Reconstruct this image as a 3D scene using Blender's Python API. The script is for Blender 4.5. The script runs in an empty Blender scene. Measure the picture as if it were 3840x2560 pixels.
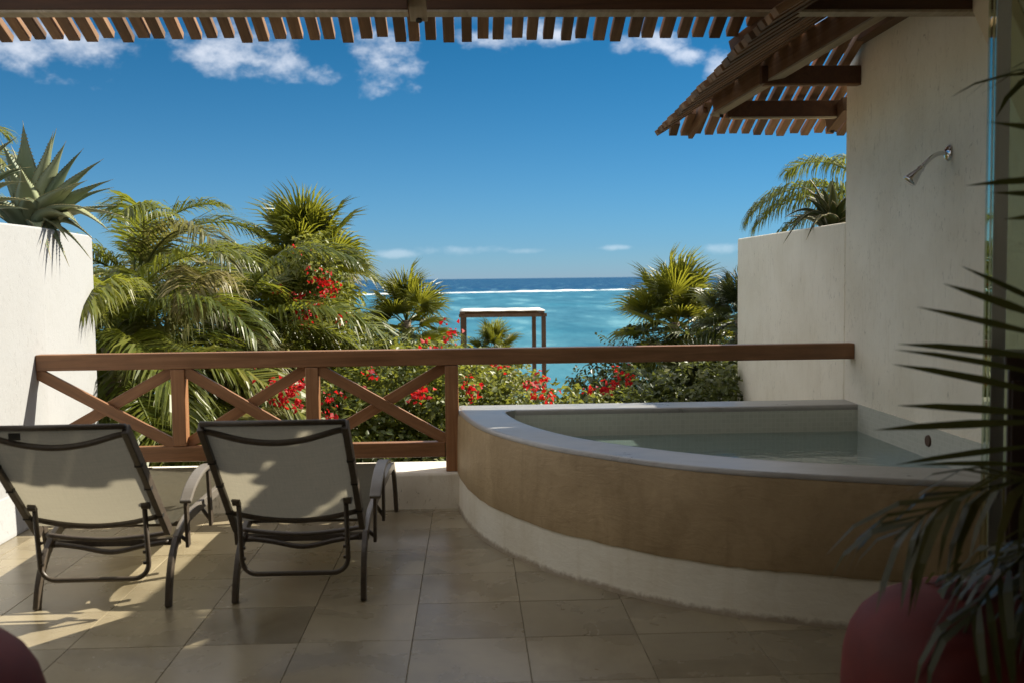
import bpy, bmesh, math, random
import numpy as np
from mathutils import Vector, Matrix, noise as mnoise

R = math.radians
scene = bpy.context.scene
C = scene.collection
random.seed(7)
rng = np.random.default_rng(11)

# ------------------------------------------------------------------ camera
cam_d = bpy.data.cameras.new('camera')
cam = bpy.data.objects.new('camera', cam_d)
C.objects.link(cam)
cam.location = (0, 0, 1.5)
yaw, pitch, roll = R(2.35), R(3.56), R(0.66)
fw = Vector((math.sin(yaw)*math.cos(pitch), math.cos(yaw)*math.cos(pitch), -math.sin(pitch)))
r0 = Vector((math.cos(yaw), -math.sin(yaw), 0))
u0 = r0.cross(fw)
rt = r0*math.cos(roll) - u0*math.sin(roll)
up = u0*math.cos(roll) + r0*math.sin(roll)
cam.matrix_world = Matrix(((rt.x, up.x, -fw.x, 0), (rt.y, up.y, -fw.y, 0), (rt.z, up.z, -fw.z, 1.5), (0, 0, 0, 1)))
cam_d.sensor_width = 36
cam_d.lens = 35.46
cam_d.clip_start = 0.05
cam_d.clip_end = 120000
cam_d.dof.use_dof = True
cam_d.dof.focus_distance = 7.5
cam_d.dof.aperture_fstop = 3.2
scene.camera = cam

# ------------------------------------------------------------------ sun and sky
SUN = Vector((1.12, 0.50, 1.0)).normalized()          # direction towards the sun
sun_el = math.asin(SUN.z)
sun_az = math.atan2(SUN.x, SUN.y)
sd = bpy.data.lights.new('sun', 'SUN')
sd.energy = 2.5
sd.angle = R(0.53)
sd.color = (1.0, 0.925, 0.77)
so = bpy.data.objects.new('sun', sd)
C.objects.link(so)
so.rotation_euler = SUN.to_track_quat('Z', 'Y').to_euler()
so.location = (8, 3, 8)

world = bpy.data.worlds.new('World')
scene.world = world
world.use_nodes = True
wt = world.node_tree
wt.nodes.clear()
def wn(t, **k):
    n = wt.nodes.new(t)
    for a, b in k.items():
        setattr(n, a, b)
    return n
def wl(a, b): wt.links.new(a, b)
sky = wn('ShaderNodeTexSky', sky_type='NISHITA')
sky.sun_disc = False
sky.sun_elevation = sun_el
sky.sun_rotation = sun_az
sky.altitude = 0
sky.air_density = 0.45
sky.dust_density = 0.0
sky.ozone_density = 8.0
hs = wn('ShaderNodeHueSaturation')
hs.inputs['Saturation'].default_value = 1.52
hs.inputs['Value'].default_value = .67
wl(sky.outputs[0], hs.inputs['Color'])
tc = wn('ShaderNodeTexCoord')
sep = wn('ShaderNodeSeparateXYZ')
wl(tc.outputs['Generated'], sep.inputs[0])
def wm(op, a, b=None, c=None, clamp=False):
    n = wn('ShaderNodeMath', operation=op, use_clamp=clamp)
    for i, v in enumerate((a, b, c)):
        if v is None: continue
        if isinstance(v, (int, float)): n.inputs[i].default_value = v
        else: wl(v, n.inputs[i])
    return n.outputs[0]
# fair-weather clouds: banks of different width scattered round the sky
banks = [(-0.375, 0.212, .085, .032), (-0.21, 0.212, .055, .030), (-0.165, 0.198, .028, .018), (-0.135, 0.193, .030, .014),
         (-0.076, 0.206, .043, .032), (0.07, 0.232, .07, .014), (0.03, 0.228, .05, .013), (0.176, 0.218, .045, .014), (0.208, 0.207, .022, .012),
         (0.238, 0.198, .02, .018), (0.30, 0.225, .05, .02), (0.43, 0.28, .09, .05), (-0.55, 0.30, .10, .05),
         (0.0, 0.029, .05, .006), (-0.076, 0.025, .03, .005), (0.06, 0.027, .03, .004), (0.146, 0.029, .02, .003), (0.253, 0.027, .03, .006), (0.70, .34, .1, .05), (-.8, .4, .12, .06)]
nz = wn('ShaderNodeTexNoise')
nz.inputs['Scale'].default_value = 26
nz.inputs['Detail'].default_value = 9
nz.inputs['Roughness'].default_value = .60
mp = wn('ShaderNodeMapping')
mp.inputs['Scale'].default_value = (1, 1, 1.5)
mp.inputs['Location'].default_value = (3.1, 1.7, .4)
wl(tc.outputs['Generated'], mp.inputs[0])
wl(mp.outputs[0], nz.inputs['Vector'])
fall = None
for (bx_, bz_, sx_, sz_) in banks:
    dx = wm('MULTIPLY', wm('SUBTRACT', sep.outputs['X'], bx_), 1/sx_)
    dz = wm('MULTIPLY', wm('SUBTRACT', sep.outputs['Z'], bz_), 1/sz_)
    d2 = wm('ADD', wm('MULTIPLY', dx, dx), wm('MULTIPLY', dz, dz))
    g = wm('POWER', 2.718, wm('MULTIPLY', d2, -0.8))
    fall = g if fall is None else wm('MAXIMUM', fall, g)
dens = wm('ADD', wm('MULTIPLY', wm('SUBTRACT', nz.outputs['Fac'], .5), 2.6), wm('SUBTRACT', wm('MULTIPLY', fall, 1.25), .60))
lowf = wm('MULTIPLY', sep.outputs['Z'], 9.0, clamp=True)          # thin, faint clouds near the horizon
cm = wn('ShaderNodeMapRange', interpolation_type='SMOOTHSTEP')
cm.inputs['From Min'].default_value = 0.0
cm.inputs['From Max'].default_value = 1.05
wl(dens, cm.inputs['Value'])
cfac = wm('MULTIPLY', cm.outputs[0], wm('ADD', wm('MULTIPLY', lowf, .36), .08))
# broken cumulus all round, higher up, made dense and bright as fill light
nz2 = wn('ShaderNodeTexNoise')
nz2.inputs['Scale'].default_value = 5.5
nz2.inputs['Detail'].default_value = 8
nz2.inputs['Roughness'].default_value = .58
wl(mp.outputs[0], nz2.inputs['Vector'])
cm2 = wn('ShaderNodeMapRange', interpolation_type='SMOOTHSTEP')
cm2.inputs['From Min'].default_value = .40
cm2.inputs['From Max'].default_value = .56
wl(nz2.outputs['Fac'], cm2.inputs['Value'])
hi_ = wn('ShaderNodeMapRange', interpolation_type='SMOOTHSTEP')
hi_.inputs['From Min'].default_value = .235
hi_.inputs['From Max'].default_value = .33
wl(sep.outputs['Z'], hi_.inputs['Value'])
cfac = wm('MAXIMUM', cfac, wm('MULTIPLY', wm('MULTIPLY', cm2.outputs[0], hi_.outputs[0]), .85))
# pale marine haze low over the sea
hz = wm('POWER', 2.718, wm('MULTIPLY', wm('MAXIMUM', sep.outputs['Z'], 0.0), -11.0))
mixh = wn('ShaderNodeMix', data_type='RGBA')
mixh.inputs['B'].default_value = (1.66, 2.36, 3.02, 1)
wl(wm('MULTIPLY', hz, .97), mixh.inputs['Factor'])
tint = wn('ShaderNodeMix', data_type='RGBA', blend_type='MULTIPLY')
tint.inputs['Factor'].default_value = 1.0
tint.inputs['B'].default_value = (.48, 1.22, .86, 1)
wl(hs.outputs[0], tint.inputs['A'])
wl(tint.outputs['Result'], mixh.inputs['A'])
mixc = wn('ShaderNodeMix', data_type='RGBA')
mixc.inputs['B'].default_value = (8.6, 8.4, 8.4, 1)
wl(cfac, mixc.inputs['Factor'])
wl(mixh.outputs['Result'], mixc.inputs['A'])
bg = wn('ShaderNodeBackground')
bg.inputs['Strength'].default_value = 0.05
wl(mixc.outputs['Result'], bg.inputs['Color'])
wo = wn('ShaderNodeOutputWorld')
wl(bg.outputs[0], wo.inputs[0])

scene.view_settings.view_transform = 'Standard'
scene.view_settings.look = 'None'
scene.view_settings.gamma = 1
scene.view_settings.exposure = 1.87
scene.view_settings.use_curve_mapping = False
scene.render.engine = 'CYCLES'
scene.cycles.use_denoising = True
scene.cycles.max_bounces = 10
scene.cycles.diffuse_bounces = 6
scene.cycles.transparent_max_bounces = 24
scene.cycles.caustics_reflective = False
scene.cycles.caustics_refractive = False
scene.cycles.sample_clamp_indirect = 6

# ------------------------------------------------------------------ materials
class NM:
    """small node-material helper"""
    def __init__(s, name):
        s.m = bpy.data.materials.new(name); s.m.use_nodes = True
        s.t = s.m.node_tree; s.t.nodes.clear()
        s.out = s.n('ShaderNodeOutputMaterial')
    def n(s, t, ins=None, **k):
        n = s.t.nodes.new(t)
        for a, b in k.items(): setattr(n, a, b)
        for a, b in (ins or {}).items(): s.put(n.inputs[a], b)
        return n
    def put(s, sock, v):
        if hasattr(v, 'is_output') or isinstance(v, bpy.types.NodeSocket): s.t.links.new(v, sock)
        elif isinstance(v, (tuple, list)) and len(v) == 3 and sock.type == 'RGBA': sock.default_value = (*v, 1)
        else: sock.default_value = v
    def coord(s, kind='Object', scale=(1, 1, 1), loc=(0, 0, 0), rot=(0, 0, 0)):
        if kind == 'World': o = s.n('ShaderNodeNewGeometry').outputs['Position']
        else: o = s.n('ShaderNodeTexCoord').outputs[kind]
        mp = s.n('ShaderNodeMapping', {'Vector': o, 'Scale': scale, 'Location': loc, 'Rotation': rot})
        return mp.outputs[0]
    def noise(s, vec, scale, detail=4, rough=.55, dist=0):
        return s.n('ShaderNodeTexNoise', {'Vector': vec, 'Scale': scale, 'Detail': detail, 'Roughness': rough, 'Distortion': dist}).outputs['Fac']
    def ramp(s, fac, stops):
        r = s.n('ShaderNodeValToRGB', {'Fac': fac})
        e = r.color_ramp.elements
        while len(e) < len(stops): e.new(.5)
        for i, (p, c) in enumerate(stops):
            e[i].position = p
            e[i].color = (*c, 1) if len(c) == 3 else c
        return r.outputs[0]
    def mix(s, a, b, f, blend='MIX'):
        n = s.n('ShaderNodeMix', data_type='RGBA', blend_type=blend)
        s.put(n.inputs['Factor'], f); s.put(n.inputs['A'], a); s.put(n.inputs['B'], b)
        return n.outputs['Result']
    def math(s, op, a, b=0.0, clamp=False):
        n = s.n('ShaderNodeMath', operation=op, use_clamp=clamp)
        s.put(n.inputs[0], a); s.put(n.inputs[1], b)
        return n.outputs[0]
    def rnd(s): return s.n('ShaderNodeObjectInfo').outputs['Random']
    def bump(s, h, strength, dist, nrm=None):
        b = s.n('ShaderNodeBump', {'Height': h, 'Strength': strength, 'Distance': dist})
        if nrm is not None: s.put(b.inputs['Normal'], nrm)
        return b.outputs[0]
    def pbr(s, col, rough=.6, nrm=None, metal=0, spec=.5, **k):
        p = s.n('ShaderNodeBsdfPrincipled', {'Base Color': col, 'Roughness': rough, 'Metallic': metal, 'Specular IOR Level': spec})
        if nrm is not None: s.put(p.inputs['Normal'], nrm)
        for a, b in k.items(): s.put(p.inputs[a], b)
        return p
    def end(s, sh):
        s.t.links.new(sh if isinstance(sh, bpy.types.NodeSocket) else sh.outputs[0], s.out.inputs[0])
        return s.m

M = {}
def stucco(name, col, stain, amount, crack=.25, bump=.5):
    k = NM(name)
    w = k.coord('World')
    ws = k.coord('World', scale=(9, 9, 1.6))
    n1 = k.noise(w, 1.6, 5, .6)
    n2 = k.noise(ws, 2.2, 6, .65)
    n3 = k.noise(k.coord('World', scale=(30, 30, 9)), 1.6, 4, .7, 1.2)
    c = k.mix(col, stain, k.math('MULTIPLY', k.ramp(n1, [(.42, (0, 0, 0)), (.72, (1, 1, 1))]), amount))
    c = k.mix(c, stain, k.math('MULTIPLY', k.ramp(n2, [(.55, (0, 0, 0)), (.78, (1, 1, 1))]), amount))
    dk = tuple(x*.45 for x in stain)
    pit = k.ramp(n3, [(.60, (0, 0, 0)), (.66, (1, 1, 1))])
    area = k.ramp(k.noise(w, 2.1, 3), [(.36, (0, 0, 0)), (.58, (1, 1, 1))])
    c = k.mix(c, dk, k.math('MULTIPLY', k.math('MULTIPLY', pit, area), crack*1.6))
    fine = k.noise(w, 120, 4, .6)
    med = k.noise(w, 24, 4, .6)
    h = k.math('ADD', k.math('MULTIPLY', fine, .35), k.math('SUBTRACT', med, k.math('MULTIPLY', pit, .8)))
    nr = k.bump(h, bump, .006)
    return k.end(k.pbr(c, .82, nr, spec=.25))
M['stucco_white'] = stucco('white_stucco', (.375, .38, .388), (.34, .34, .335), .35, .10, .35)
M['stucco_wall'] = stucco('weathered_stucco', (.86, .80, .655), (.66, .585, .43), .5, .30, .5)
M['stucco_kerb'] = stucco('kerb_stucco', (.82, .77, .67), (.52, .43, .30), .5, .4, .6)
M['plaster_beige'] = stucco('beige_plaster', (.72, .61, .43), (.66, .55, .38), .3, .0, .1)
M['ceiling_paint'] = stucco('cream_ceiling', (.82, .74, .60), (.78, .69, .54), .3, .0, .1)

def pool_plaster(name, col, stain, amt):
    k = NM(name)
    w = k.coord('World')
    n1 = k.noise(k.coord('World', scale=(1, 1, .6)), 2.6, 6, .6, .6)
    n2 = k.noise(w, 9, 5, .65, .8)
    c = k.mix(col, stain, k.math('MULTIPLY', k.ramp(n1, [(.40, (0, 0, 0)), (.68, (1, 1, 1))]), amt))
    c = k.mix(c, stain, k.math('MULTIPLY', k.ramp(n2, [(.50, (0, 0, 0)), (.75, (1, 1, 1))]), amt*.7))
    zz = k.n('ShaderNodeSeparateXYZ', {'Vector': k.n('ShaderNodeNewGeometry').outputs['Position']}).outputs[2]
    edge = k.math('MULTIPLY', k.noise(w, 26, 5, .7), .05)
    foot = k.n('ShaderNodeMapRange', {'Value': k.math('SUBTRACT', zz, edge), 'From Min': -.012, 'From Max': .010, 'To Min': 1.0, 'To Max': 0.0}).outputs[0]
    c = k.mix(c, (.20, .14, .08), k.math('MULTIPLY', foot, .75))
    drip = k.ramp(k.noise(k.coord('World', scale=(16, 16, .9)), 1.0, 4, .6), [(.56, (0, 0, 0)), (.72, (1, 1, 1))])
    c = k.mix(c, stain, k.math('MULTIPLY', drip, .30))
    tro = k.noise(k.coord('World', scale=(2.2, 2.2, 7)), 3.0, 4, .6, 1.6)
    h = k.math('ADD', k.noise(w, 55, 3), k.math('ADD', k.math('MULTIPLY', k.noise(w, 7, 3), 1.5), k.math('MULTIPLY', tro, 2.0)))
    return k.end(k.pbr(c, .55, k.bump(h, .22, .006), spec=.35))
M['pool_tan'] = pool_plaster('tan_cement', (.45, .335, .195), (.25, .175, .088), .65)
M['pool_white'] = pool_plaster('white_pool_plaster', (.80, .765, .655), (.60, .53, .39), .45)

k = NM('polished_cement_rim')
w = k.coord('World')
n1 = k.noise(k.coord('World', scale=(1, 2.2, 1)), 3.5, 6, .6, .5)
c = k.ramp(n1, [(.3, (.25, .24, .22)), (.55, (.33, .315, .29)), (.75, (.27, .25, .22))])
M['rim'] = k.end(k.pbr(c, k.ramp(n1, [(.3, (.27,)*3), (.7, (.34,)*3)]), k.bump(k.noise(w, 18, 4), .06, .004), spec=.55))

k = NM('mosaic_tile')
w = k.coord('World', scale=(1, 1, 1))
gp = k.n('ShaderNodeNewGeometry').outputs['Position']
sx = k.n('ShaderNodeSeparateXYZ', {'Vector': gp})
cx = k.n('ShaderNodeCombineXYZ', {'X': k.math('ADD', sx.outputs[0], sx.outputs[1]), 'Y': sx.outputs[2], 'Z': 0})
br = k.n('ShaderNodeTexBrick', {'Vector': cx.outputs[0], 'Color1': (.56, .56, .48), 'Color2': (.51, .515, .44), 'Mortar': (.58, .58, .51), 'Scale': 1.0, 'Mortar Size': .0022, 'Mortar Smooth': .2, 'Brick Width': .03, 'Row Height': .03})
br.offset = 0
M['mosaic'] = k.end(k.pbr(br.outputs['Color'], .22, k.bump(br.outputs['Fac'], -.2, .0015), spec=.5))

k = NM('water')
bn = k.bump(k.noise(k.coord('World', scale=(1, 1.6, 1)), 6.0, 3, .5), .22, .02)
fr = k.n('ShaderNodeFresnel', {'IOR': 1.33, 'Normal': bn})
tr0 = k.n('ShaderNodeBsdfTransparent', {'Color': (.80, .93, .90)})
df = k.n('ShaderNodeBsdfDiffuse', {'Color': (.34, .47, .44)})
tr = k.n('ShaderNodeMixShader', {0: .26, 1: tr0.outputs[0], 2: df.outputs[0]})
gl = k.n('ShaderNodeBsdfGlossy', {'Color': (1, 1, 1), 'Roughness': .015, 'Normal': bn})
M['water'] = k.end(k.n('ShaderNodeMixShader', {0: fr.outputs[0], 1: tr.outputs[0], 2: gl.outputs[0]}))

k = NM('glass_pane')
fr = k.n('ShaderNodeFresnel', {'IOR': 1.5})
tr = k.n('ShaderNodeBsdfTransparent', {'Color': (.72, .77, .66)})
gl = k.n('ShaderNodeBsdfGlossy', {'Color': (1, 1, 1), 'Roughness': .01})
M['glass'] = k.end(k.n('ShaderNodeMixShader', {0: fr.outputs[0], 1: tr.outputs[0], 2: gl.outputs[0]}))

def wood(name, c1, c2, c3, rough=.5, axis=0, grain=1.0, var=.35, spec=.4, bump=.25):
    k = NM(name)
    sc = [22, 22, 22]; sc[axis] = 1.4
    oi = k.n('ShaderNodeObjectInfo')
    tcn = k.n('ShaderNodeTexCoord').outputs['Object']
    add = k.n('ShaderNodeVectorMath', {0: tcn, 1: k.n('ShaderNodeCombineXYZ', {'X': k.math('MULTIPLY', oi.outputs['Random'], 37.0), 'Y': k.math('MULTIPLY', oi.outputs['Random'], 11.0), 'Z': 0}).outputs[0]}, operation='ADD')
    mpn = k.n('ShaderNodeMapping', {'Vector': add.outputs[0], 'Scale': tuple(sc)})
    g = k.noise(mpn.outputs[0], 1.0*grain, 7, .68, .8)
    b = k.noise(k.n('ShaderNodeMapping', {'Vector': add.outputs[0], 'Scale': (1, 1, 1)}).outputs[0], 3.0, 4)
    c = k.ramp(g, [(.28, c1), (.52, c2), (.78, c3)])
    c = k.mix(c, c1, k.math('MULTIPLY', k.ramp(b, [(.45, (0, 0, 0)), (.7, (1, 1, 1))]), .5))
    v = k.n('ShaderNodeHueSaturation', {'Color': c, 'Value': k.math('ADD', k.math('MULTIPLY', oi.outputs['Random'], var), 1-var*.5)})
    return k.end(k.pbr(v.outputs[0], k.ramp(g, [(.3, (rough-.08,)*3), (.7, (rough+.1,)*3)]), k.bump(g, bump, .003), spec=spec))
M['wood_rail'] = wood('stained_railing_wood', (.165, .076, .034), (.27, .128, .058), (.38, .20, .10), .42, 0)
M['wood_railz'] = wood('stained_post_wood', (.175, .080, .036), (.29, .138, .062), (.40, .21, .105), .42, 2)
M['wood_beam'] = wood('dark_beam_wood', (.065, .030, .015), (.11, .052, .026), (.16, .08, .04), .6, 0)
M['wood_slat'] = wood('weathered_slat_wood', (.13, .070, .036), (.24, .135, .070), (.36, .22, .125), .68, 1, 1, .85)
M['wood_slatx'] = wood('weathered_hip_slat_wood', (.10, .055, .03), (.19, .115, .065), (.30, .20, .12), .68, 0, 1, .55)
M['wood_rafter'] = wood('grey_rafter_wood', (.17, .115, .07), (.27, .20, .13), (.38, .30, .21), .7, 1, 1, .2)
M['wood_pale'] = wood('weathered_and_bounce_lit_wood', (.32, .25, .17), (.46, .38, .27), (.60, .52, .40), .75, 1, 1, .2)  # weathered rafter; on the underside strips the paleness stands for bounced light
M['wood_post'] = wood('canopy_post_wood', (.07, .035, .018), (.13, .07, .035), (.2, .11, .06), .6, 2)
M['wood_cab'] = wood('dark_cabinet_wood', (.020, .010, .006), (.035, .018, .010), (.05, .026, .014), .4, 2)

k = NM('floor_tile')
oi = k.n('ShaderNodeObjectInfo')
off = k.n('ShaderNodeCombineXYZ', {'X': k.math('MULTIPLY', oi.outputs['Random'], 61.0), 'Y': k.math('MULTIPLY', oi.outputs['Random'], 23.0), 'Z': k.math('MULTIPLY', oi.outputs['Random'], 7.0)})
tcn = k.n('ShaderNodeTexCoord').outputs['Object']
vv = k.n('ShaderNodeVectorMath', {0: tcn, 1: off.outputs[0]}, operation='ADD').outputs[0]
n1 = k.noise(vv, 2.6, 5, .55, .5)
n2 = k.noise(k.n('ShaderNodeMapping', {'Vector': vv, 'Scale': (3, 9, 1)}).outputs[0], 2.2, 6, .65, 1.4)
c = k.ramp(n1, [(.26, (.200, .165, .105)), (.50, (.285, .240, .158)), (.76, (.375, .320, .215))])
c = k.mix(c, (.19, .15, .10), k.math('MULTIPLY', k.ramp(n2, [(.48, (0, 0, 0)), (.80, (1, 1, 1))]), .32))
c = k.n('ShaderNodeHueSaturation', {'Color': c, 'Value': k.math('ADD', k.math('MULTIPLY', oi.outputs['Random'], .30), .84)}).outputs[0]
M['tile'] = k.end(k.pbr(c, k.ramp(n1, [(.3, (.22,)*3), (.7, (.34,)*3)]), k.bump(k.math('ADD', n1, k.noise(vv, 40, 3)), .05, .003), spec=.5))
k = NM('grout'); M['grout'] = k.end(k.pbr((.26, .215, .145), .9))

k = NM('bronze_frame')
n1 = k.noise(k.coord('Object'), 60, 3)
M['bronze'] = k.end(k.pbr(k.ramp(n1, [(.3, (.060, .046, .034)), (.7, (.085, .066, .048))]), .42, k.bump(n1, .05, .001), metal=.0, spec=.55))
k = NM('arm_plastic'); M['arm'] = k.end(k.pbr((.17, .15, .125), .38, k.bump(k.noise(k.coord('Object'), 90, 2), .06, .001)))
k = NM('sling_fabric')
u = k.coord('Object')
wv1 = k.n('ShaderNodeTexWave', {'Vector': u, 'Scale': 95.0, 'Distortion': .6}, wave_type='BANDS', bands_direction='X').outputs['Fac']
wv2 = k.n('ShaderNodeTexWave', {'Vector': u, 'Scale': 95.0, 'Distortion': .6}, wave_type='BANDS', bands_direction='Y').outputs['Fac']
wv = k.math('MULTIPLY', wv1, wv2)
n1 = k.noise(k.coord('Object', scale=(4, 60, 4)), 3.0, 4)
n2 = k.noise(k.coord('Object', scale=(60, 5, 5)), 3.0, 4)
c = k.mix((.070, .064, .045), (.145, .132, .095), k.ramp(k.math('MULTIPLY', k.math('ADD', n1, n2), .5), [(.38, (0, 0, 0)), (.62, (1, 1, 1))]))
nr = k.bump(wv, .25, .0015)
p = k.pbr(c, .75, nr, spec=.2)
t_ = k.n('ShaderNodeBsdfTranslucent', {'Color': (.37, .335, .25), 'Normal': nr})
M['sling'] = k.end(k.n('ShaderNodeMixShader', {0: .48, 1: p.outputs[0], 2: t_.outputs[0]}))
k = NM('chrome'); M['chrome'] = k.end(k.pbr((.72, .72, .74), .08, metal=1.0))
k = NM('aluminium'); M['alu'] = k.end(k.pbr((.55, .57, .56), .30, metal=.75))
k = NM('dark_rubber'); M['rubber'] = k.end(k.pbr((.02, .018, .015), .7))
k = NM('bronze_jet'); M['jet'] = k.end(k.pbr((.09, .05, .03), .5))
k = NM('red_leather')
n1 = k.noise(k.coord('Object'), 7, 5); n2 = k.noise(k.coord('Object'), 180, 3)
M['red'] = k.end(k.pbr(k.ramp(n1, [(.3, (.105, .010, .008)), (.7, (.165, .017, .012))]), .70, k.bump(n2, .15, .002), spec=.4))
k = NM('white_canvas'); M['canvas'] = k.end(k.pbr((.72, .69, .63), .8, k.bump(k.noise(k.coord('Object'), 5, 4), .4, .05)))
k = NM('terracotta'); M['pot'] = k.end(k.pbr(k.ramp(k.noise(k.coord('Object'), 9, 4), [(.3, (.14, .07, .04)), (.7, (.20, .10, .06))]), .7))
k = NM('soil'); M['soil'] = k.end(k.pbr(k.ramp(k.noise(k.coord('World'), 20, 5), [(.3, (.04, .028, .018)), (.7, (.10, .07, .045))]), .95, k.bump(k.noise(k.coord('World'), 40, 4), .8, .02)))
k = NM('sandy_ground'); M['ground'] = k.end(k.pbr(k.ramp(k.noise(k.coord('World'), .35, 7), [(.3, (.06, .07, .03)), (.5, (.16, .14, .08)), (.7, (.42, .36, .26))]), .95, k.bump(k.noise(k.coord('World'), 6, 5), .6, .05)))

def foliage(name, cols, trans, tf=.4, rough=.45, scale=3.0, spec=.4, per_leaf=.0):
    k = NM(name)
    oi = k.n('ShaderNodeObjectInfo')
    g = k.n('ShaderNodeNewGeometry')
    n1 = k.noise(k.coord('World'), scale, 4)
    f = k.math('ADD', k.math('MULTIPLY', n1, .75), k.math('MULTIPLY', k.math('SUBTRACT', oi.outputs['Random'], .5), .45))
    f = k.math('ADD', f, k.math('MULTIPLY', g.outputs['Random Per Island'], .34))
    f = k.math('SUBTRACT', f, .05)
    c = k.ramp(f, list(zip((.22, .48, .74, .95), cols)))
    tcol = k.mix(trans, c, .25)
    p = k.pbr(c, rough, spec=spec)
    t_ = k.n('ShaderNodeBsdfTranslucent', {'Color': tcol})
    return k.end(k.n('ShaderNodeMixShader', {0: tf, 1: p.outputs[0], 2: t_.outputs[0]}))
M['coco'] = foliage('coconut_leaf', [(.055, .080, .014), (.11, .135, .020), (.18, .185, .028), (.30, .25, .06)], (.35, .37, .04), .42, .38)
M['coco_pale'] = foliage('pale_coconut_leaf', [(.10, .11, .035), (.18, .17, .06), (.26, .22, .09), (.36, .29, .14)], (.36, .33, .09), .40, .42)
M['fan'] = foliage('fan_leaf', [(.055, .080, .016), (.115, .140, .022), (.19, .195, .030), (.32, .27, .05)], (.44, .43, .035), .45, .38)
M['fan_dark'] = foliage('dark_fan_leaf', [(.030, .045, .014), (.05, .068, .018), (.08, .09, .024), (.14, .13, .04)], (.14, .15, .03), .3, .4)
M['dry'] = foliage('dry_leaf', [(.10, .075, .045), (.17, .13, .08), (.26, .20, .12), (.36, .29, .19)], (.3, .22, .1), .25, .7)
M['boug'] = foliage('bougainvillea_leaf', [(.065, .090, .022), (.14, .165, .036), (.25, .255, .075), (.46, .42, .20)], (.42, .43, .06), .36, .42, 1.6)
M['shrub'] = foliage('shrub_leaf', [(.035, .052, .016), (.065, .085, .024), (.12, .135, .04), (.24, .24, .10)], (.24, .27, .05), .3, .36, 1.6)
M['bract'] = foliage('red_bract', [(.30, .006, .012), (.50, .010, .014), (.66, .022, .020), (.78, .16, .09)], (.75, .02, .02), .38, .6, 8)
M['agave'] = foliage('agave_leaf', [(.095, .135, .080), (.17, .21, .125), (.27, .295, .17), (.38, .37, .20)], (.2, .25, .1), .06, .5, 1.5, .3)
M['agave_edge'] = foliage('agave_margin', [(.28, .25, .12), (.36, .31, .15), (.42, .36, .19), (.3, .2, .1)], (.3, .25, .1), .1, .5)
M['inner_palm'] = foliage('indoor_palm_leaf', [(.035, .045, .014), (.058, .066, .02), (.085, .085, .025), (.14, .125, .04)], (.16, .15, .03), .35, .35)
k = NM('palm_bark')
n1 = k.noise(k.coord('Object', scale=(2, 2, 14)), 3, 5)
M['bark'] = k.end(k.pbr(k.ramp(n1, [(.3, (.10, .075, .05)), (.7, (.26, .21, .15))]), .9, k.bump(n1, .8, .02)))

# sea: depth-dependent colour, broken by sea-grass patches and wind ripples
k = NM('sea_water')
gp = k.n('ShaderNodeNewGeometry').outputs['Position']
sx = k.n('ShaderNodeSeparateXYZ', {'Vector': gp})
yy = k.math('SUBTRACT', sx.outputs[1], k.math('MULTIPLY', sx.outputs[0], .38))
wob = k.math('MULTIPLY', k.math('SUBTRACT', k.noise(k.coord('World', scale=(.008, .008, 0)), 1, 4), .5), 90.0)
yy = k.math('ADD', yy, wob)
dep = k.n('ShaderNodeMapRange', {'Value': yy, 'From Min': 40.0, 'From Max': 640.0}).outputs[0]
c = k.ramp(dep, [(0.0, (.054, .172, .225)), (.20, (.041, .152, .222)), (.62, (.025, .126, .206)), (.70, (.010, .085, .170)), (.82, (.002, .052, .135)), (1.0, (.001, .042, .122))])
pat = k.noise(k.coord('World', scale=(.007, .0055, 0)), 2.2, 6, .6)
c = k.mix(c, (.02, .16, .24), k.math('MULTIPLY', k.math('MULTIPLY', k.ramp(pat, [(.50, (0, 0, 0)), (.68, (1, 1, 1))]), .6), k.math('SUBTRACT', 1.0, k.n('ShaderNodeMapRange', {'Value': yy, 'From Min': 350.0, 'From Max': 470.0}).outputs[0])))
rip = k.noise(k.coord('World', scale=(.11, .026, 0)), 1.0, 8, .66)
c = k.mix(c, k.mix(c, (0.01, .08, .14), .6), k.ramp(rip, [(.48, (0, 0, 0)), (.60, (1, 1, 1))]))
c = k.mix(c, k.mix(c, (.16, .34, .40), .5), k.ramp(rip, [(.36, (1, 1, 1)), (.46, (0, 0, 0))]))
nr = k.bump(rip, .5, .12)
M['sea'] = k.end(k.pbr(c, .6, nr, spec=.03))
k = NM('surf_foam')
M['foam'] = k.end(k.pbr(k.ramp(k.noise(k.coord('World', scale=(.2, .2, 1)), 1, 5), [(.35, (.45, .55, .58)), (.6, (.85, .87, .87))]), .8))

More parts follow.
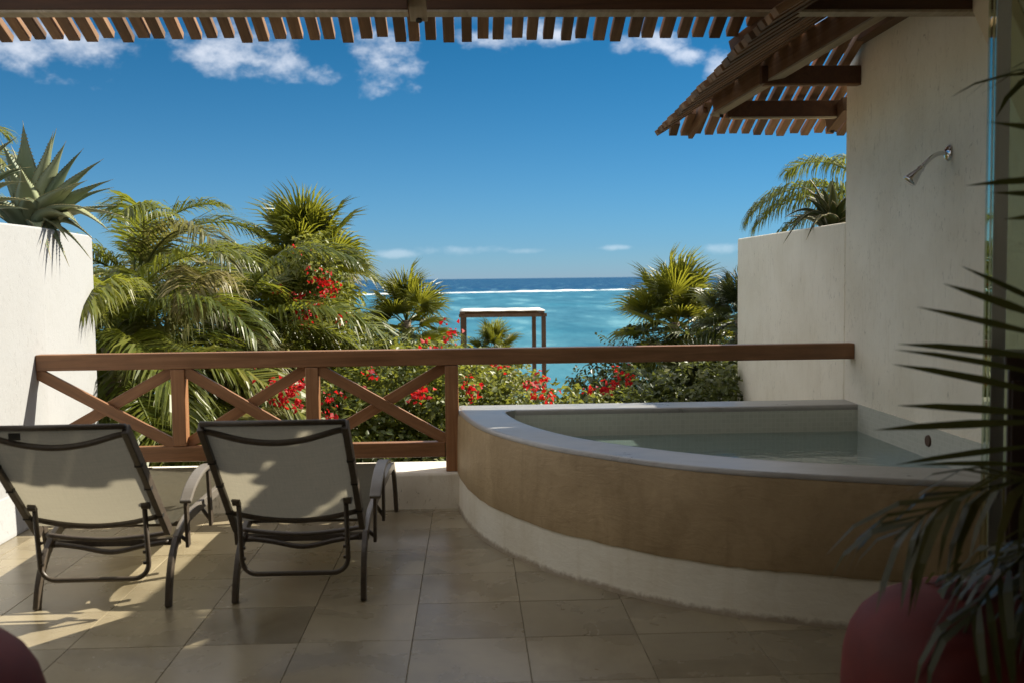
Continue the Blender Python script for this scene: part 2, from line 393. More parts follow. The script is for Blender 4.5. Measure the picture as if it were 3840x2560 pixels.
# ------------------------------------------------------------------ mesh helpers
class MB:
    def __init__(s): s.v = []; s.f = []
    def add(s, vs, fs):
        o = len(s.v); s.v += [tuple(v) for v in vs]; s.f += [tuple(i+o for i in f) for f in fs]
        return s
    def box(s, x0, x1, y0, y1, z0, z1):
        return s.add([(x0, y0, z0), (x1, y0, z0), (x1, y1, z0), (x0, y1, z0), (x0, y0, z1), (x1, y0, z1), (x1, y1, z1), (x0, y1, z1)],
                     [(0, 3, 2, 1), (4, 5, 6, 7), (0, 1, 5, 4), (1, 2, 6, 5), (2, 3, 7, 6), (3, 0, 4, 7)])
    def sweep(s, pts, w, h, side=None, upv=(0, 0, 1), closed_caps=True):
        pts = [Vector(p) for p in pts]; n = len(pts); base = len(s.v)
        for i, p in enumerate(pts):
            t = (pts[min(i+1, n-1)] - pts[max(i-1, 0)]).normalized()
            sd_ = Vector(side) if side else t.cross(Vector(upv)).normalized()
            u_ = sd_.cross(t).normalized()
            wi = w[i] if isinstance(w, (list, tuple)) else w
            hi = h[i] if isinstance(h, (list, tuple)) else h
            for a, b in ((-1, -1), (1, -1), (1, 1), (-1, 1)):
                s.v.append(tuple(p + sd_*(a*wi/2) + u_*(b*hi/2)))
        for i in range(n-1):
            a = base+i*4; b = a+4
            for j in range(4):
                s.f.append((a+j, a+(j+1) % 4, b+(j+1) % 4, b+j))
        if closed_caps:
            s.f.append((base+3, base+2, base+1, base)); e = base+(n-1)*4
            s.f.append((e, e+1, e+2, e+3))
        return s
    def tube(s, pts, r, n=8):
        pts = [Vector(p) for p in pts]; m = len(pts); base = len(s.v)
        t = (pts[1]-pts[0]).normalized()
        a = Vector((0, 0, 1)) if abs(t.z) < .9 else Vector((1, 0, 0))
        nx = t.cross(a).normalized()
        for i, p in enumerate(pts):
            t = (pts[min(i+1, m-1)] - pts[max(i-1, 0)]).normalized()
            nx = (nx - t*nx.dot(t)).normalized(); ny = t.cross(nx)
            ri = r[i] if isinstance(r, (list, tuple)) else r
            for j in range(n):
                q = 2*math.pi*j/n
                s.v.append(tuple(p + nx*(ri*math.cos(q)) + ny*(ri*math.sin(q))))
        for i in range(m-1):
            for j in range(n):
                a = base+i*n+j; b = base+i*n+(j+1) % n
                s.f.append((a, b, b+n, a+n))
        s.f.append(tuple(base+j for j in reversed(range(n))))
        s.f.append(tuple(base+(m-1)*n+j for j in range(n)))
        return s
    def lathe(s, prof, n=24, c=(0, 0, 0)):
        base = len(s.v)
        for r_, z_ in prof:
            for j in range(n):
                q = 2*math.pi*j/n
                s.v.append((c[0]+r_*math.cos(q), c[1]+r_*math.sin(q), c[2]+z_))
        for i in range(len(prof)-1):
            for j in range(n):
                a = base+i*n+j; b = base+i*n+(j+1) % n
                s.f.append((a, b, b+n, a+n))
        s.f.append(tuple(base+j for j in reversed(range(n))))
        e = base+(len(prof)-1)*n
        s.f.append(tuple(e+j for j in range(n)))
        return s
    def prism(s, poly, axis, a, b):
        n = len(poly)
        def mk(p, t):
            return (t, p[0], p[1]) if axis == 0 else (p[0], t, p[1]) if axis == 1 else (p[0], p[1], t)
        return s.add([mk(p, a) for p in poly] + [mk(p, b) for p in poly],
                     [tuple(range(n))[::-1], tuple(range(n, 2*n))] + [(i, (i+1) % n, n+(i+1) % n, n+i) for i in range(n)])
    def mesh(s, name='mesh'):
        me = bpy.data.meshes.new(name); me.from_pydata(s.v, [], s.f); me.update()
        bm = bmesh.new(); bm.from_mesh(me); bmesh.ops.recalc_face_normals(bm, faces=bm.faces); bm.to_mesh(me); bm.free()
        return me
    def build(s, name, mat, parent=None, smooth=False, bevel=0.0, segs=2):
        return link(name, s.mesh(name), mat, parent, smooth, bevel, segs)

def link(name, me, mat, parent=None, smooth=False, bevel=0.0, segs=2):
    o = bpy.data.objects.new(name, me); C.objects.link(o)
    if mat is not None and not me.materials: me.materials.append(M[mat] if isinstance(mat, str) else mat)
    if smooth: me.polygons.foreach_set('use_smooth', [True]*len(me.polygons))
    if parent is not None: o.parent = parent
    if bevel:
        b = o.modifiers.new('bevel', 'BEVEL'); b.width = bevel; b.segments = segs; b.limit_method = 'ANGLE'; b.angle_limit = R(40)
    return o
def smooth_angle(o, deg=40):
    o.data.polygons.foreach_set('use_smooth', [True]*len(o.data.polygons))
    try: o.data.set_sharp_from_angle(angle=R(deg))
    except Exception: pass
    return o
def thing(name, label, cat, loc=(0, 0, 0), rz=0.0, group=None):
    o = bpy.data.objects.new(name, None); C.objects.link(o)
    o.empty_display_size = .2; o.location = loc; o.rotation_euler = (0, 0, rz)
    return tag(o, label, cat, group)
def tag(o, label=None, cat=None, group=None, kind=None):
    if label: o['label'] = label
    if cat: o['category'] = cat
    if group: o['group'] = group
    if kind: o['kind'] = kind
    return o
def np_mesh(name, verts, faces):
    """verts (N,3), faces (F,3) as numpy"""
    me = bpy.data.meshes.new(name)
    me.vertices.add(len(verts)); me.vertices.foreach_set('co', np.asarray(verts, np.float32).ravel())
    k_ = faces.shape[1]
    me.loops.add(len(faces)*k_); me.loops.foreach_set('vertex_index', faces.astype(np.int32).ravel())
    me.polygons.add(len(faces)); me.polygons.foreach_set('loop_start', np.arange(0, len(faces)*k_, k_, dtype=np.int32))
    me.update(calc_edges=True); me.validate()
    return me
def spline(pts, n):
    """Catmull-Rom through pts, n samples for each span"""
    P = [Vector(p) for p in pts]; P = [P[0]*2-P[1]] + P + [P[-1]*2-P[-2]]; out = []
    for i in range(1, len(P)-2):
        for j in range(n):
            t = j/n
            out.append(.5*((2*P[i]) + (P[i+1]-P[i-1])*t + (2*P[i-1]-5*P[i]+4*P[i+1]-P[i+2])*t*t + (3*P[i]-P[i-1]-3*P[i+1]+P[i+2])*t**3))
    out.append(P[-2]); return out

# ------------------------------------------------------------------ the setting
GZ = -3.7
g = MB().add([(-600, -300, GZ), (600, -300, GZ), (600, 38, GZ), (-600, 38, GZ), (-600, 60, GZ-2.2), (600, 60, GZ-2.2)], [(0, 1, 2, 3), (3, 2, 5, 4)]).build('ground', 'ground')
tag(g, kind='structure')
SEA = -4.7
sv = MB(); S = 70000
sv.add([(-S, 42, SEA), (S, 42, SEA), (S, 2500, SEA), (-S, 2500, SEA), (S, S, SEA), (-S, S, SEA)], [(0, 1, 2, 3), (3, 2, 4, 5)])
tag(sv.build('sea', 'sea'), kind='structure')
# surf breaking on the reef: low irregular ridges of foam
fm = MB(); rs = random.Random(3)
for row in range(4):
    x = -420.0 + row*13
    while x < 520:
        ln = rs.uniform(10, 34)
        if rs.random() < (1.1 if row < 1 else .6 if row < 2 else .22):
            y = 452 + .36*x + (0, 3, 11, 20)[row] + 7*math.sin(x*.021) + rs.uniform(-2.5, 2.5)
            m_ = 8; pts = []
            hh = rs.uniform(.30, .85)*(1.0 if row < 1 else .7 if row < 2 else .5); ww = rs.uniform(3, 9)*(1 if row == 0 else .5)
            for i in range(m_+1):
                t = i/m_; env = math.sin(math.pi*t)**.25
                px = x+ln*t; py = y+.36*ln*t + rs.uniform(-1, 1)
                pts.append((px, py, env))
            base = len(fm.v)
            for px, py, e in pts:
                fm.v += [(px, py-ww*e*.5-.1, SEA+.02), (px, py, SEA+.05+hh*e*rs.uniform(.6, 1)), (px, py+ww*e*.5+.1, SEA+.02)]
            for i in range(m_):
                a = base+i*3
                fm.f += [(a, a+3, a+4, a+1), (a+1, a+4, a+5, a+2)]
        x += ln*rs.uniform(.8, 1.1)
tag(fm.build('surf', 'foam', smooth=True), 'white line of surf breaking on the reef', 'surf', kind='stuff')

# terrace floor: grout bed with single tiles
fl = MB().box(-3.6, 2.8, -1.6, 6.95, -.35, -.008).build('floor', 'grout')
tag(fl, kind='structure')
TP = .472
tm = MB(); a_ = TP/2-.0010; b_ = a_-.0014
tm.add([(-a_, -a_, -.0075), (a_, -a_, -.0075), (a_, a_, -.0075), (-a_, a_, -.0075), (-a_, -a_, -.002), (a_, -a_, -.002), (a_, a_, -.002), (-a_, a_, -.002), (-b_, -b_, 0), (b_, -b_, 0), (b_, b_, 0), (-b_, b_, 0)],
       [(0, 1, 5, 4), (1, 2, 6, 5), (2, 3, 7, 6), (3, 0, 4, 7), (4, 5, 9, 8), (5, 6, 10, 9), (6, 7, 11, 10), (7, 4, 8, 11), (8, 9, 10, 11)])
tmesh = tm.mesh('tile'); tmesh.materials.append(M['tile'])
for i in range(-6, 7):
    for j in range(-15, 5):
        x = -.26 + TP*(i+.5); y = 4.615 + TP*(j+.5)
        if x < -2.95 or x > 2.6 or y < -1.5 or y > 6.85: continue
        if x > .65 and y > 5.4: continue                         # under the pool
        t = link('tile', tmesh, None, fl)
        t.location = (x, y, random.uniform(-.0006, .0006)); t.rotation_euler = (random.uniform(-.0012, .0012), random.uniform(-.0012, .0012), random.choice((0, 1, 2, 3))*math.pi/2)
# storey below the terrace
tag(MB().box(-3.6, 2.8, -1.6, 6.93, GZ, -.352).build('lower_storey_wall', 'stucco_white'), 'white lower storey wall beneath the terrace', 'wall')

# room behind the camera
tag(MB().prism([(-3.4, -1.6), (2.9, -1.6), (2.9, 4.6), (.0, 4.6), (.0, 2.7), (-3.4, 2.7)], 2, 3.25, 3.45).build('ceiling', 'ceiling_paint'), kind='structure')  # front left left open: unseen gap added to let in sky and bounce fill
tag(MB().box(-3.4, 2.9, -1.8, -1.602, 0, 3.248).build('wall_back', 'plaster_beige'), kind='structure')
tag(MB().box(-3.4, -2.84, -1.6, 3.6, 0, 3.248).build('wall_left', 'stucco_white'), kind='structure')

# left planter wall
lw = thing('planter_wall', 'bright white stucco planter wall at the left, big agaves growing on its top', 'wall', (-2.8, 6.0, 0))
lw_m = MB()
lp = [(-2.80, 3.6), (-2.80, 6.76), (-2.945, 8.05), (-3.75, 8.05), (-3.75, 3.6)]
n = len(lp)
lw_m.add([(x+2.8, y-6.0, z) for z in (GZ, 1.87) for x, y in lp], [tuple(range(n))[::-1]] + [(i, (i+1) % n, n+(i+1) % n, n+i) for i in range(n)])
li = [(-2.92, 3.75), (-2.92, 6.76), (-3.06, 7.93), (-3.65, 7.93), (-3.65, 3.75)]
b0 = len(lw_m.v); lw_m.v += [(x+2.8, y-6.0, z) for z in (1.87, 1.78) for x, y in li]
lw_m.f += [(n+i, n+(i+1) % n, b0+(i+1) % n, b0+i) for i in range(n)] + [(b0+i, b0+(i+1) % n, b0+n+(i+1) % n, b0+n+i) for i in range(n)]
lw_m.build('wall', 'stucco_white', lw, bevel=.012)
MB().prism([(x+2.8, y-6.0) for x, y in li], 2, 1.74, 1.80).build('soil', 'soil', lw)
MB().prism([(-2.7995+2.8, .235), (-2.785+2.8, .232), (-2.73+2.8, .02), (-2.728+2.8, 0), (-2.7995+2.8, 0)], 1, 3.6-6.0, 6.545-6.0).build('skirting', 'stucco_white', lw, bevel=.006)

# tall side wall on the right
tw = thing('side_wall', 'tall weathered cream stucco wall on the right carrying the shower head', 'wall', (2.55, 5, 0))
MB().prism([(-1.6-5, GZ), (6.78-5, GZ), (6.78-5, 2.965), (5.55-5, 3.40), (4.605-5, 3.42), (4.602-5, 3.246), (-1.6-5, 3.246)], 0, 0, .25).build('wall', 'stucco_wall', tw, bevel=.01)
# planter stub beyond it
st = thing('planter_wall', 'cream stucco wall beyond the railing on the right, spiky plant and palm above it', 'wall', (2.55, 6.8, 0))
sp = [(0, -.018), (.03, 2.85), (.8, 2.85), (.8, -.018)]
sm_ = MB(); n = 4
sm_.add([(x, y, z) for z in (GZ, 1.855) for x, y in sp], [tuple(range(n))[::-1]] + [(i, (i+1) % n, n+(i+1) % n, n+i) for i in range(n)])
si = [(.12, .05), (.15, 2.72), (.7, 2.72), (.7, .05)]
b0 = len(sm_.v); sm_.v += [(x, y, z) for z in (1.855, 1.77) for x, y in si]
sm_.f += [(n+i, n+(i+1) % n, b0+(i+1) % n, b0+i) for i in range(n)] + [(b0+i, b0+(i+1) % n, b0+n+(i+1) % n, b0+n+i) for i in range(n)]
sm_.build('wall', 'stucco_wall', st, bevel=.012)
MB().prism(si, 2, 1.73, 1.79).build('soil', 'soil', st)
# sloping plaster rib on the tall wall, near the glass
rib = MB().prism([(5.30, 3.237), (4.20, 1.78), (3.92, 1.78), (5.0, 3.237)], 0, 2.49, 2.549).build('wall_rib', 'plaster_beige', bevel=.008)
tag(rib, 'smooth beige diagonal plaster rib on the tall wall behind the glass', 'wall rib')

# kerb under the railing
kb = MB().prism([(6.56, 0), (6.56, .225), (6.572, .238), (6.95, .246), (6.95, GZ)], 0, -2.799, -.05)
kbo = kb.build('kerb', 'stucco_kerb', bevel=.006)
tag(kbo, 'low cream stucco kerb under the wooden railing', 'kerb')

# ------------------------------------------------------------------ railing
rl = thing('railing', 'brown wooden railing with crossed braces between terrace and garden', 'railing', (-2.8, 6.62, .24))
def rbox(name, x0, x1, z0, z1, y0, y1, mat='wood_rail', bevel=.006):
    o = MB().box(-(x1-x0)/2, (x1-x0)/2, -(y1-y0)/2, (y1-y0)/2, -(z1-z0)/2, (z1-z0)/2).build(name, mat, rl, bevel=bevel)
    o.location = ((x0+x1)/2+2.8, (y0+y1)/2-6.62, (z0+z1)/2-.24); return o
YF = 6.585
rbox('top_rail', -2.798, 2.548, .942, 1.046, YF, YF+.09)
rbox('bottom_rail', -2.798, -.176, .338, .436, YF+.006, YF+.08)
for x0, x1, z0 in ((-1.945, -1.855, .438), (-1.08, -.995, .438), (-.173, -.086, .24)):
    rbox('post', x0, x1, z0, .94, YF+.003, YF+.087, 'wood_railz')
for (xa, xb) in ((-2.795, -1.947), (-1.853, -1.082), (-.993, -.175)):
    for d_ in (0, 1):
        za, zb = (.925, .452) if d_ == 0 else (.452, .925)
        L_ = math.hypot(xb-xa, zb-za)
        y_ = YF+.018 if d_ == 0 else YF+.053
        o = MB().box(-L_/2-.012, L_/2+.012, -.016, .016, -.036, .036).build('brace', 'wood_rail', rl, bevel=.004)
        o.location = ((xa+xb)/2+2.8, y_+.012-6.62, (za+zb)/2-.24); o.rotation_euler = (0, -math.atan2(zb-za, xb-xa), 0)

# ------------------------------------------------------------------ pergola over the terrace
pg = thing('pergola_roof', 'pitched slatted timber roof over the terrace, held by a dark beam', 'pergola', (0, 5.0, 2.8))
def pbox(parent, org, name, p0, p1, w_, h_, mat, bevel=.004):
    """a beam from p0 to p1 (centres), w across, h high"""
    p0 = Vector(p0); p1 = Vector(p1); d = p1-p0; L_ = d.length
    o = MB().box(-w_/2, w_/2, -L_/2, L_/2, -h_/2, h_/2).build(name, mat, parent, bevel=bevel)
    t = d.normalized(); sd_ = t.cross(Vector((0, 0, 1))).normalized(); u_ = sd_.cross(t)
    o.matrix_local = Matrix.Translation((p0+p1)/2 - Vector(org)) @ Matrix((( sd_.x, t.x, u_.x), (sd_.y, t.y, u_.y), (sd_.z, t.z, u_.z))).to_4x4()
    return o
PO = (0, 5.0, 2.8)
for xa, xb in ((-2.9, -.281), (-.189, 2.548)):
    o = MB().box(-(xb-xa)/2, (xb-xa)/2, -.045, .045, -.102, .102).build('beam', 'wood_beam', pg, bevel=.005); o.location = ((xa+xb)/2, 0, .098)
    o2 = MB().box(-(xb-xa)/2, (xb-xa)/2, -.046, .047, -.006, .006).build('lit_underside', 'wood_pale', pg); o2.location = ((xa+xb)/2, 0, -.0112)  # added pale strip: floor-bounced light on the beam's underside, put in as colour
TS = .4224; ze, ye = 2.772, 5.5
slat_me = {}
for i in range(52):
    x = -2.86 + i*.0893 + random.uniform(-.006, .006)
    w_ = random.uniform(.054, .062)
    yl = ye + random.uniform(-.022, .022)
    if x > 1.46: yl = 5.5 - (x-1.46)/.24*.45
    if yl < 5.1 or x > 1.72: continue
    yh = 4.62
    zo = ze + .022 + random.uniform(-.003, .003)
    pbox(pg, PO, 'slat', (x, yh, zo+TS*(ye-yh)), (x+random.uniform(-.007, .007), yl, zo+TS*(ye-yl)), w_, .042, 'wood_slat', .003)
pbox(pg, PO, 'hip_board', (1.45, 5.53, 2.735), (1.80, 4.93, 2.985), .045, .085, 'wood_beam')
pbox(pg, PO, 'rafter', (-.235, 4.3, 2.838+TS*.87), (-.235, 5.17, 2.838), .088, .115, 'wood_pale')
# bolt in the end of the middle rafter
MB().tube([(-.235, 5.135-5.0, 2.800-2.8), (-.235, 5.128-5.0, 2.783-2.8)], .016, 10).build('bolt', 'rubber', pg)

# hipped slat roof over the pool corner
hr = thing('corner_roof', 'small hipped slat roof jutting from the tall wall over the pool', 'roof', (2.5, 6.5, 2.7))
HO = (2.5, 6.5, 2.7)
def zf(y): return 2.53 + TS*(7.43-y)
def zl(x, y): return 2.54 + .046*(7.05-y) + .60*(x-1.387)
def hipx(y): return 1.387 + (zf(y)-2.54-.046*(7.05-y))/.60
x = 1.50
while x < 2.80:
    lo = 7.43 + random.uniform(-.02, .02); hi = 7.43 - (x-1.387)*.60/TS + .02
    hi = max(hi, 5.2)
    if x > 2.53: hi = 6.83
    pbox(hr, HO, 'slat', (x, hi, zf(hi)+.021), (x+random.uniform(-.005, .005), lo, zf(lo)+.021), random.uniform(.054, .062), .042, 'wood_slat', .003)
    x += .0895
y = 7.40; i = 0
while y > 4.55:
    xl = 1.375 + random.uniform(-.014, .014); xh = min(hipx(y)-.01, 2.53)
    if xh > xl+.05:
        dz = .021 + (.0 if i % 2 else .004)
        o = pbox(hr, HO, 'slat', (xl, y, zl(xl, y)+dz), (xh, y+random.uniform(-.005, .005), zl(xh, y)+dz), random.uniform(.070, .078), .040, 'wood_slat', .003)
    y -= .0885; i += 1
pbox(hr, HO, 'hip_rafter', (1.70, 6.94, 2.690), (2.53, 5.745, 3.153), .085, .150, 'wood_slat')
pbox(hr, HO, 'lit_underside', (1.695, 6.948, 2.599), (2.53, 5.745, 3.065), .087, .012, 'wood_pale', 0)  # added strips under hip and purlins, paler wood in place of bounced light
pbox(hr, HO, 'purlin', (1.90, 6.55, 2.793), (2.548, 6.55, 2.793), .06, .112, 'wood_beam')
pbox(hr, HO, 'purlin', (1.78, 6.95, 2.642), (2.60, 6.95, 2.642), .06, .108, 'wood_beam')
pbox(hr, HO, 'lit_underside', (1.80, 6.95, 2.582), (2.54, 6.95, 2.582), .062, .010, 'wood_pale', 0)
pbox(hr, HO, 'lit_underside', (1.92, 6.55, 2.731), (2.548, 6.55, 2.731), .062, .010, 'wood_slat', 0)
pbox(hr, HO, 'wall_plate', (2.50, 6.74, 3.02), (2.50, 5.08, 3.02), .08, .10, 'wood_slat')
pbox(hr, HO, 'corner_rafter', (2.575, 6.82, 2.655), (2.575, 7.14, 2.555), .07, .10, 'wood_slat')
pbox(hr, HO, 'end_board', (1.62, 7.40, 2.555), (1.66, 7.08, 2.69), .035, .12, 'wood_slat')
for q in ((1.735, 6.905, 2.592), (2.575, 7.10, 2.512)):
    MB().tube([(q[0]-2.5, q[1]-6.5, q[2]-2.7+.01), (q[0]-2.5, q[1]+.004-6.5, q[2]-2.7-.012)], .013, 8).build('bolt', 'rubber', hr)

# ------------------------------------------------------------------ plunge pool
pl = thing('plunge_pool', 'raised plunge pool with curved tan and white plaster wall in the right corner', 'plunge pool', (1.5, 5.5, 0))
def L3(p, z=0): return (p[0]-1.5, p[1]-5.5, z)
outer = spline([(-.082, 6.775), (-.082, 6.55), (-.005, 6.03), (.125, 5.58), (.36, 5.115), (.575, 4.84), (.875, 4.53), (1.17, 4.325), (1.40, 4.22), (1.82, 4.05), (2.2, 3.95), (2.546, 3.90)], 6)
inner = spline([(.27, 6.50), (.222, 6.44), (.225, 6.32), (.30, 5.95), (.439, 5.57), (.632, 5.237), (.94, 4.90), (1.278, 4.635), (1.55, 4.49), (1.9, 4.352), (2.25, 4.265), (2.546, 4.22)], 6)
outer = [Vector((p[0], p[1])) for p in outer]; inner = [Vector((p[0], p[1])) for p in inner]
def offs(poly, d):
    out = []
    for i, p in enumerate(poly):
        t = (poly[min(i+1, len(poly)-1)]-poly[max(i-1, 0)]).normalized()
        out.append(p + Vector((t.y, -t.x))*d)      # +d: away from the pool
    return out
def wallband(poly, zs, name, mat, jag=0.0):
    m_ = MB(); n_ = len(poly); rs_ = random.Random(5)
    for (d, z) in zs:
        for p in offs(poly, d):
            m_.v.append(L3(p, z + (rs_.uniform(-jag, jag) if abs(z-.23) < .02 else 0)))
    for i in range(len(zs)-1):
        for j in range(n_-1):
            a = i*n_+j; m_.f.append((a, a+1, a+1+n_, a+n_))
    return smooth_angle(m_.build(name, mat, pl), 50)
wallband(outer, [(-.10, .232), (.0, .236), (.004, .20), (.006, .05), (.012, .012), (.016, -.004)], 'lower_band', 'pool_white')
wallband(outer, [(-.02, .226), (.010, .224), (.014, .236), (.012, .40), (.006, .60), (.000, .630)], 'upper_band', 'pool_tan', .003)
# rim: closed ring round the basin opening
no = len(outer); ni = len(inner)
def resample(poly, n_):
    L_ = [0]
    for i in range(1, len(poly)): L_.append(L_[-1]+(poly[i]-poly[i-1]).length)
    out = []; j = 0
    for i in range(n_):
        s_ = L_[-1]*i/(n_-1)
        while j < len(L_)-2 and L_[j+1] < s_: j += 1
        t = (s_-L_[j])/max(L_[j+1]-L_[j], 1e-9)
        out.append(poly[j].lerp(poly[j+1], min(max(t, 0), 1)))
    return out
NR = 90
ro = resample(outer, NR); ri = resample(inner, NR)
rows = [([*offs(ro, .002)], .632), ([*offs(ro, .001)], .642), (offs(ro, -.008), .651), (offs(ro, -.03), .653), (offs(ri, .03), .650), (offs(ri, .012), .652), (offs(ri, .002), .647), (offs(ri, -.003), .636), (offs(ri, -.001), .622)]
m_ = MB()
for poly, z in rows:
    m_.v += [L3(p, z) for p in poly]
for i in range(len(rows)-1):
    for j in range(NR-1):
        a = i*NR+j; m_.f.append((a, a+1, a+1+NR, a+NR))
smooth_angle(m_.build('front_rim', 'rim', pl), 60)
# back rim
m_ = MB().prism([(6.775-5.5, .0), (6.775-5.5, .64), (6.765-5.5, .652), (6.515-5.5, .650), (6.503-5.5, .645), (6.498-5.5, .632), (6.498-5.5, .615), (6.52-5.5, .615), (6.52-5.5, 0)], 0, ro[0].x-1.5+.0, 2.548-1.5)
m_.build('back_rim', 'rim', pl)
m_ = MB().prism([L3(p)[:2] for p in ((-.080, 6.774), (-.080, 6.56), (.222, 6.44), (.285, 6.503))], 2, .60, .6495)
m_.build('rim_corner', 'rim', pl)
# basin
bp = [Vector((.285, 6.497))] + ri
m_ = MB(); nb = len(bp)
for z in (.622, .02): m_.v += [L3(p, z) for p in bp]
m_.f += [(j, j+1, j+1+nb, j+nb) for j in range(nb-1)]
m_.build('basin_front', 'mosaic', pl)
MB().box(.24-1.5, 2.546-1.5, 6.497-5.5, 6.517-5.5, .02, .616).build('basin_back', 'mosaic', pl)
MB().box(2.538-1.5, 2.5485-1.5, 4.222-5.5, 6.497-5.5, .02, .652).build('wall_mosaic', 'mosaic', pl)
MB().prism([L3(p)[:2] for p in [Vector((2.546, 6.50)), Vector((.27, 6.50))] + ri], 2, .005, .02).build('basin_floor', 'mosaic', pl)
m_ = MB(); wp = [Vector((2.537, 6.496)), Vector((.28, 6.496))] + offs(ri, -.001)
m_.add([L3(p, .475) for p in wp], [tuple(range(len(wp)))])
m_.build('water', 'water', pl)
m_ = MB().tube([(2.538-1.5, 5.467-5.5, .575), (2.529-1.5, 5.467-5.5, .575)], [.034, .030], 16); m_.build('jet', 'jet', pl)

# ------------------------------------------------------------------ shower head
sh = thing('shower_head', 'chrome shower head on a bent arm, fixed to the tall wall', 'shower head', (2.549, 5.30, 2.137))
fl_ = MB().lathe([(.045, 0), (.045, .006), (.032, .016), (.016, .022)], 24).build('flange', 'chrome', sh, smooth=True); fl_.rotation_euler = (0, -math.pi/2, 0)
MB().tube(spline([(-.004, 0, 0), (-.06, -.003, -.004), (-.115, -.02, -.035), (-.165, -.04, -.08)], 6), .0115, 12).build('arm', 'chrome', sh, smooth=True)
hd = MB().lathe([(.012, .02), (.016, .012), (.019, .0), (.016, -.008), (.019, -.018), (.030, -.055), (.036, -.078), (.037, -.086), (.033, -.09)], 20).build('head', 'chrome', sh, smooth=True)
hd.location = (-.172, -.043, -.088); hd.rotation_euler = (0, R(42), 0)

# ------------------------------------------------------------------ loungers
def make_lounger(label):
    t = thing('sun_lounger', label, 'sun lounger', group='sun loungers with sling backs')
    B = 'bronze'
    for s in (-1, 1):
        leg = spline([(s*.300, .0, 0), (s*.299, .028, .10), (s*.297, .085, .20), (s*.295, .17, .275)], 5)
        MB().sweep(leg, .026, [.046]*len(leg), side=(1, 0, 0)).build('leg', B, t, bevel=.004)
        rail = spline([(s*.295, .165, .272), (s*.295, .30, .322), (s*.295, .50, .340), (s*.295, 1.0, .345), (s*.295, 1.50, .345), (s*.295, 1.68, .325)], 4)
        MB().sweep(rail, .028, .048, side=(1, 0, 0)).build('side_rail', 'arm', t, bevel=.004)
        fl2 = spline([(s*.295, 1.675, .326), (s*.297, 1.76, .24), (s*.30, 1.80, .12), (s*.303, 1.82, 0)], 4)
        MB().sweep(fl2, .026, .042, side=(1, 0, 0)).build('leg', B, t, bevel=.004)
        # back frame side
        bf = [(s*.296, .05, .345), (s*.298, -.22, .625), (s*.298, -.49, .905)]
        MB().sweep(bf, .028, .05, side=(1, 0, 0)).build('back_frame', B, t, bevel=.004)
        for q in (.22, .50, .72):                                  # sling clips on the frame
            p0 = Vector(bf[0]).lerp(Vector(bf[2]), q)
            MB().box(p0.x-.0155, p0.x+.0155, p0.y-.012, p0.y+.012, p0.z-.030, p0.z-.012).build('clip', 'rubber', t)
        # arm rest with its two posts
        ap = spline([(s*.345, .165, .452), (s*.346, .26, .508), (s*.347, .40, .548), (s*.347, .56, .555), (s*.346, .74, .525)], 5)
        ar = MB().sweep(ap, .056, .020, side=(1, 0, 0)).build('arm_rest', 'arm', t, bevel=.006)
        MB().sweep([(s*.343, .185, .448), (s*.336, .225, .225)], .016, .042, side=(1, 0, 0)).build('arm_post', B, t, bevel=.003)
        MB().sweep([(s*.343, .60, .540), (s*.336, .66, .225)], .016, .042, side=(1, 0, 0)).build('arm_post', B, t, bevel=.003)
        MB().tube([(s*.336, .225, .245), (s*.29, .225, .285)], .010, 8).build('arm_bracket', B, t)
        MB().tube([(s*.336, .655, .245), (s*.29, .655, .315)], .010, 8).build('arm_bracket', B, t)
    MB().sweep([(-.31, .185, .262), (.31, .185, .262)], .036, .034, side=(0, 1, 0)).build('crossbar', B, t, bevel=.004)
    MB().sweep([(-.29, .30, .322), (.29, .30, .322)], .034, .026, side=(0, 1, 0)).build('crossbar', B, t, bevel=.004)
    MB().sweep([(-.29, 1.64, .322), (.29, 1.64, .322)], .034, .026, side=(0, 1, 0)).build('crossbar', B, t, bevel=.004)
    MB().tube(spline([(-.265, .15, .268), (-.15, .145, .252), (0, .14, .226), (.15, .145, .252), (.265, .15, .268)], 6), .0125, 10).build('curved_bar', B, t, smooth=True)
    MB().tube(spline([(-.285, .10, .325), (-.15, .095, .308), (0, .09, .300), (.15, .095, .308), (.285, .10, .325)], 6), .011, 10).build('curved_bar', B, t, smooth=True)
    # along the back: v=0 bottom .. 1 top
    A0 = Vector((0, .03, .372)); A1 = Vector((0, -.50, .922)); dv = A1-A0
    nb_ = Vector((0, -dv.z, dv.y)).normalized()                # pointing down and back
    if nb_.y > 0: nb_ = -nb_
    def bk(x, v, off): p = A0+dv*v+nb_*off; return (x, p.y, p.z)
    MB().tube(spline([bk(-.285, .135, .012), bk(-.15, .10, .028), bk(0, .085, .034), bk(.15, .10, .028), bk(.285, .135, .012)], 6), .0125, 10).build('curved_bar', B, t, smooth=True)
    MB().tube(spline([bk(-.288, .935, .012), bk(-.26, .935, .014), bk(-.13, .895, .034), bk(0, .88, .042), bk(.13, .895, .034), bk(.26, .935, .014), bk(.288, .935, .012)], 6), .0135, 10).build('curved_bar', B, t, smooth=True)
    # sling of the back, sagging a little towards the rear
    def sling(name, f, nx, nv):
        m2 = MB()
        for i in range(nv+1):
            for j in range(nx+1): m2.v.append(f(-1+2*j/nx, i/nv))
        for i in range(nv):
            for j in range(nx):
                a = i*(nx+1)+j; m2.f.append((a, a+1, a+nx+2, a+nx+1))
        me = m2.mesh(name)
        return link(name, me, 'sling', t, smooth=True)
    sling('back_sling', lambda u_, v_: bk(u_*.288, .045+v_*.945, .006+.022*(1-u_*u_)*math.sin(math.pi*min(max(v_, .02), .98))**.5), 14, 12)
    MB().tube([bk(-.300, .992, .002), bk(.300, .992, .002)], .012, 10).build('top_bar', B, t, smooth=True)
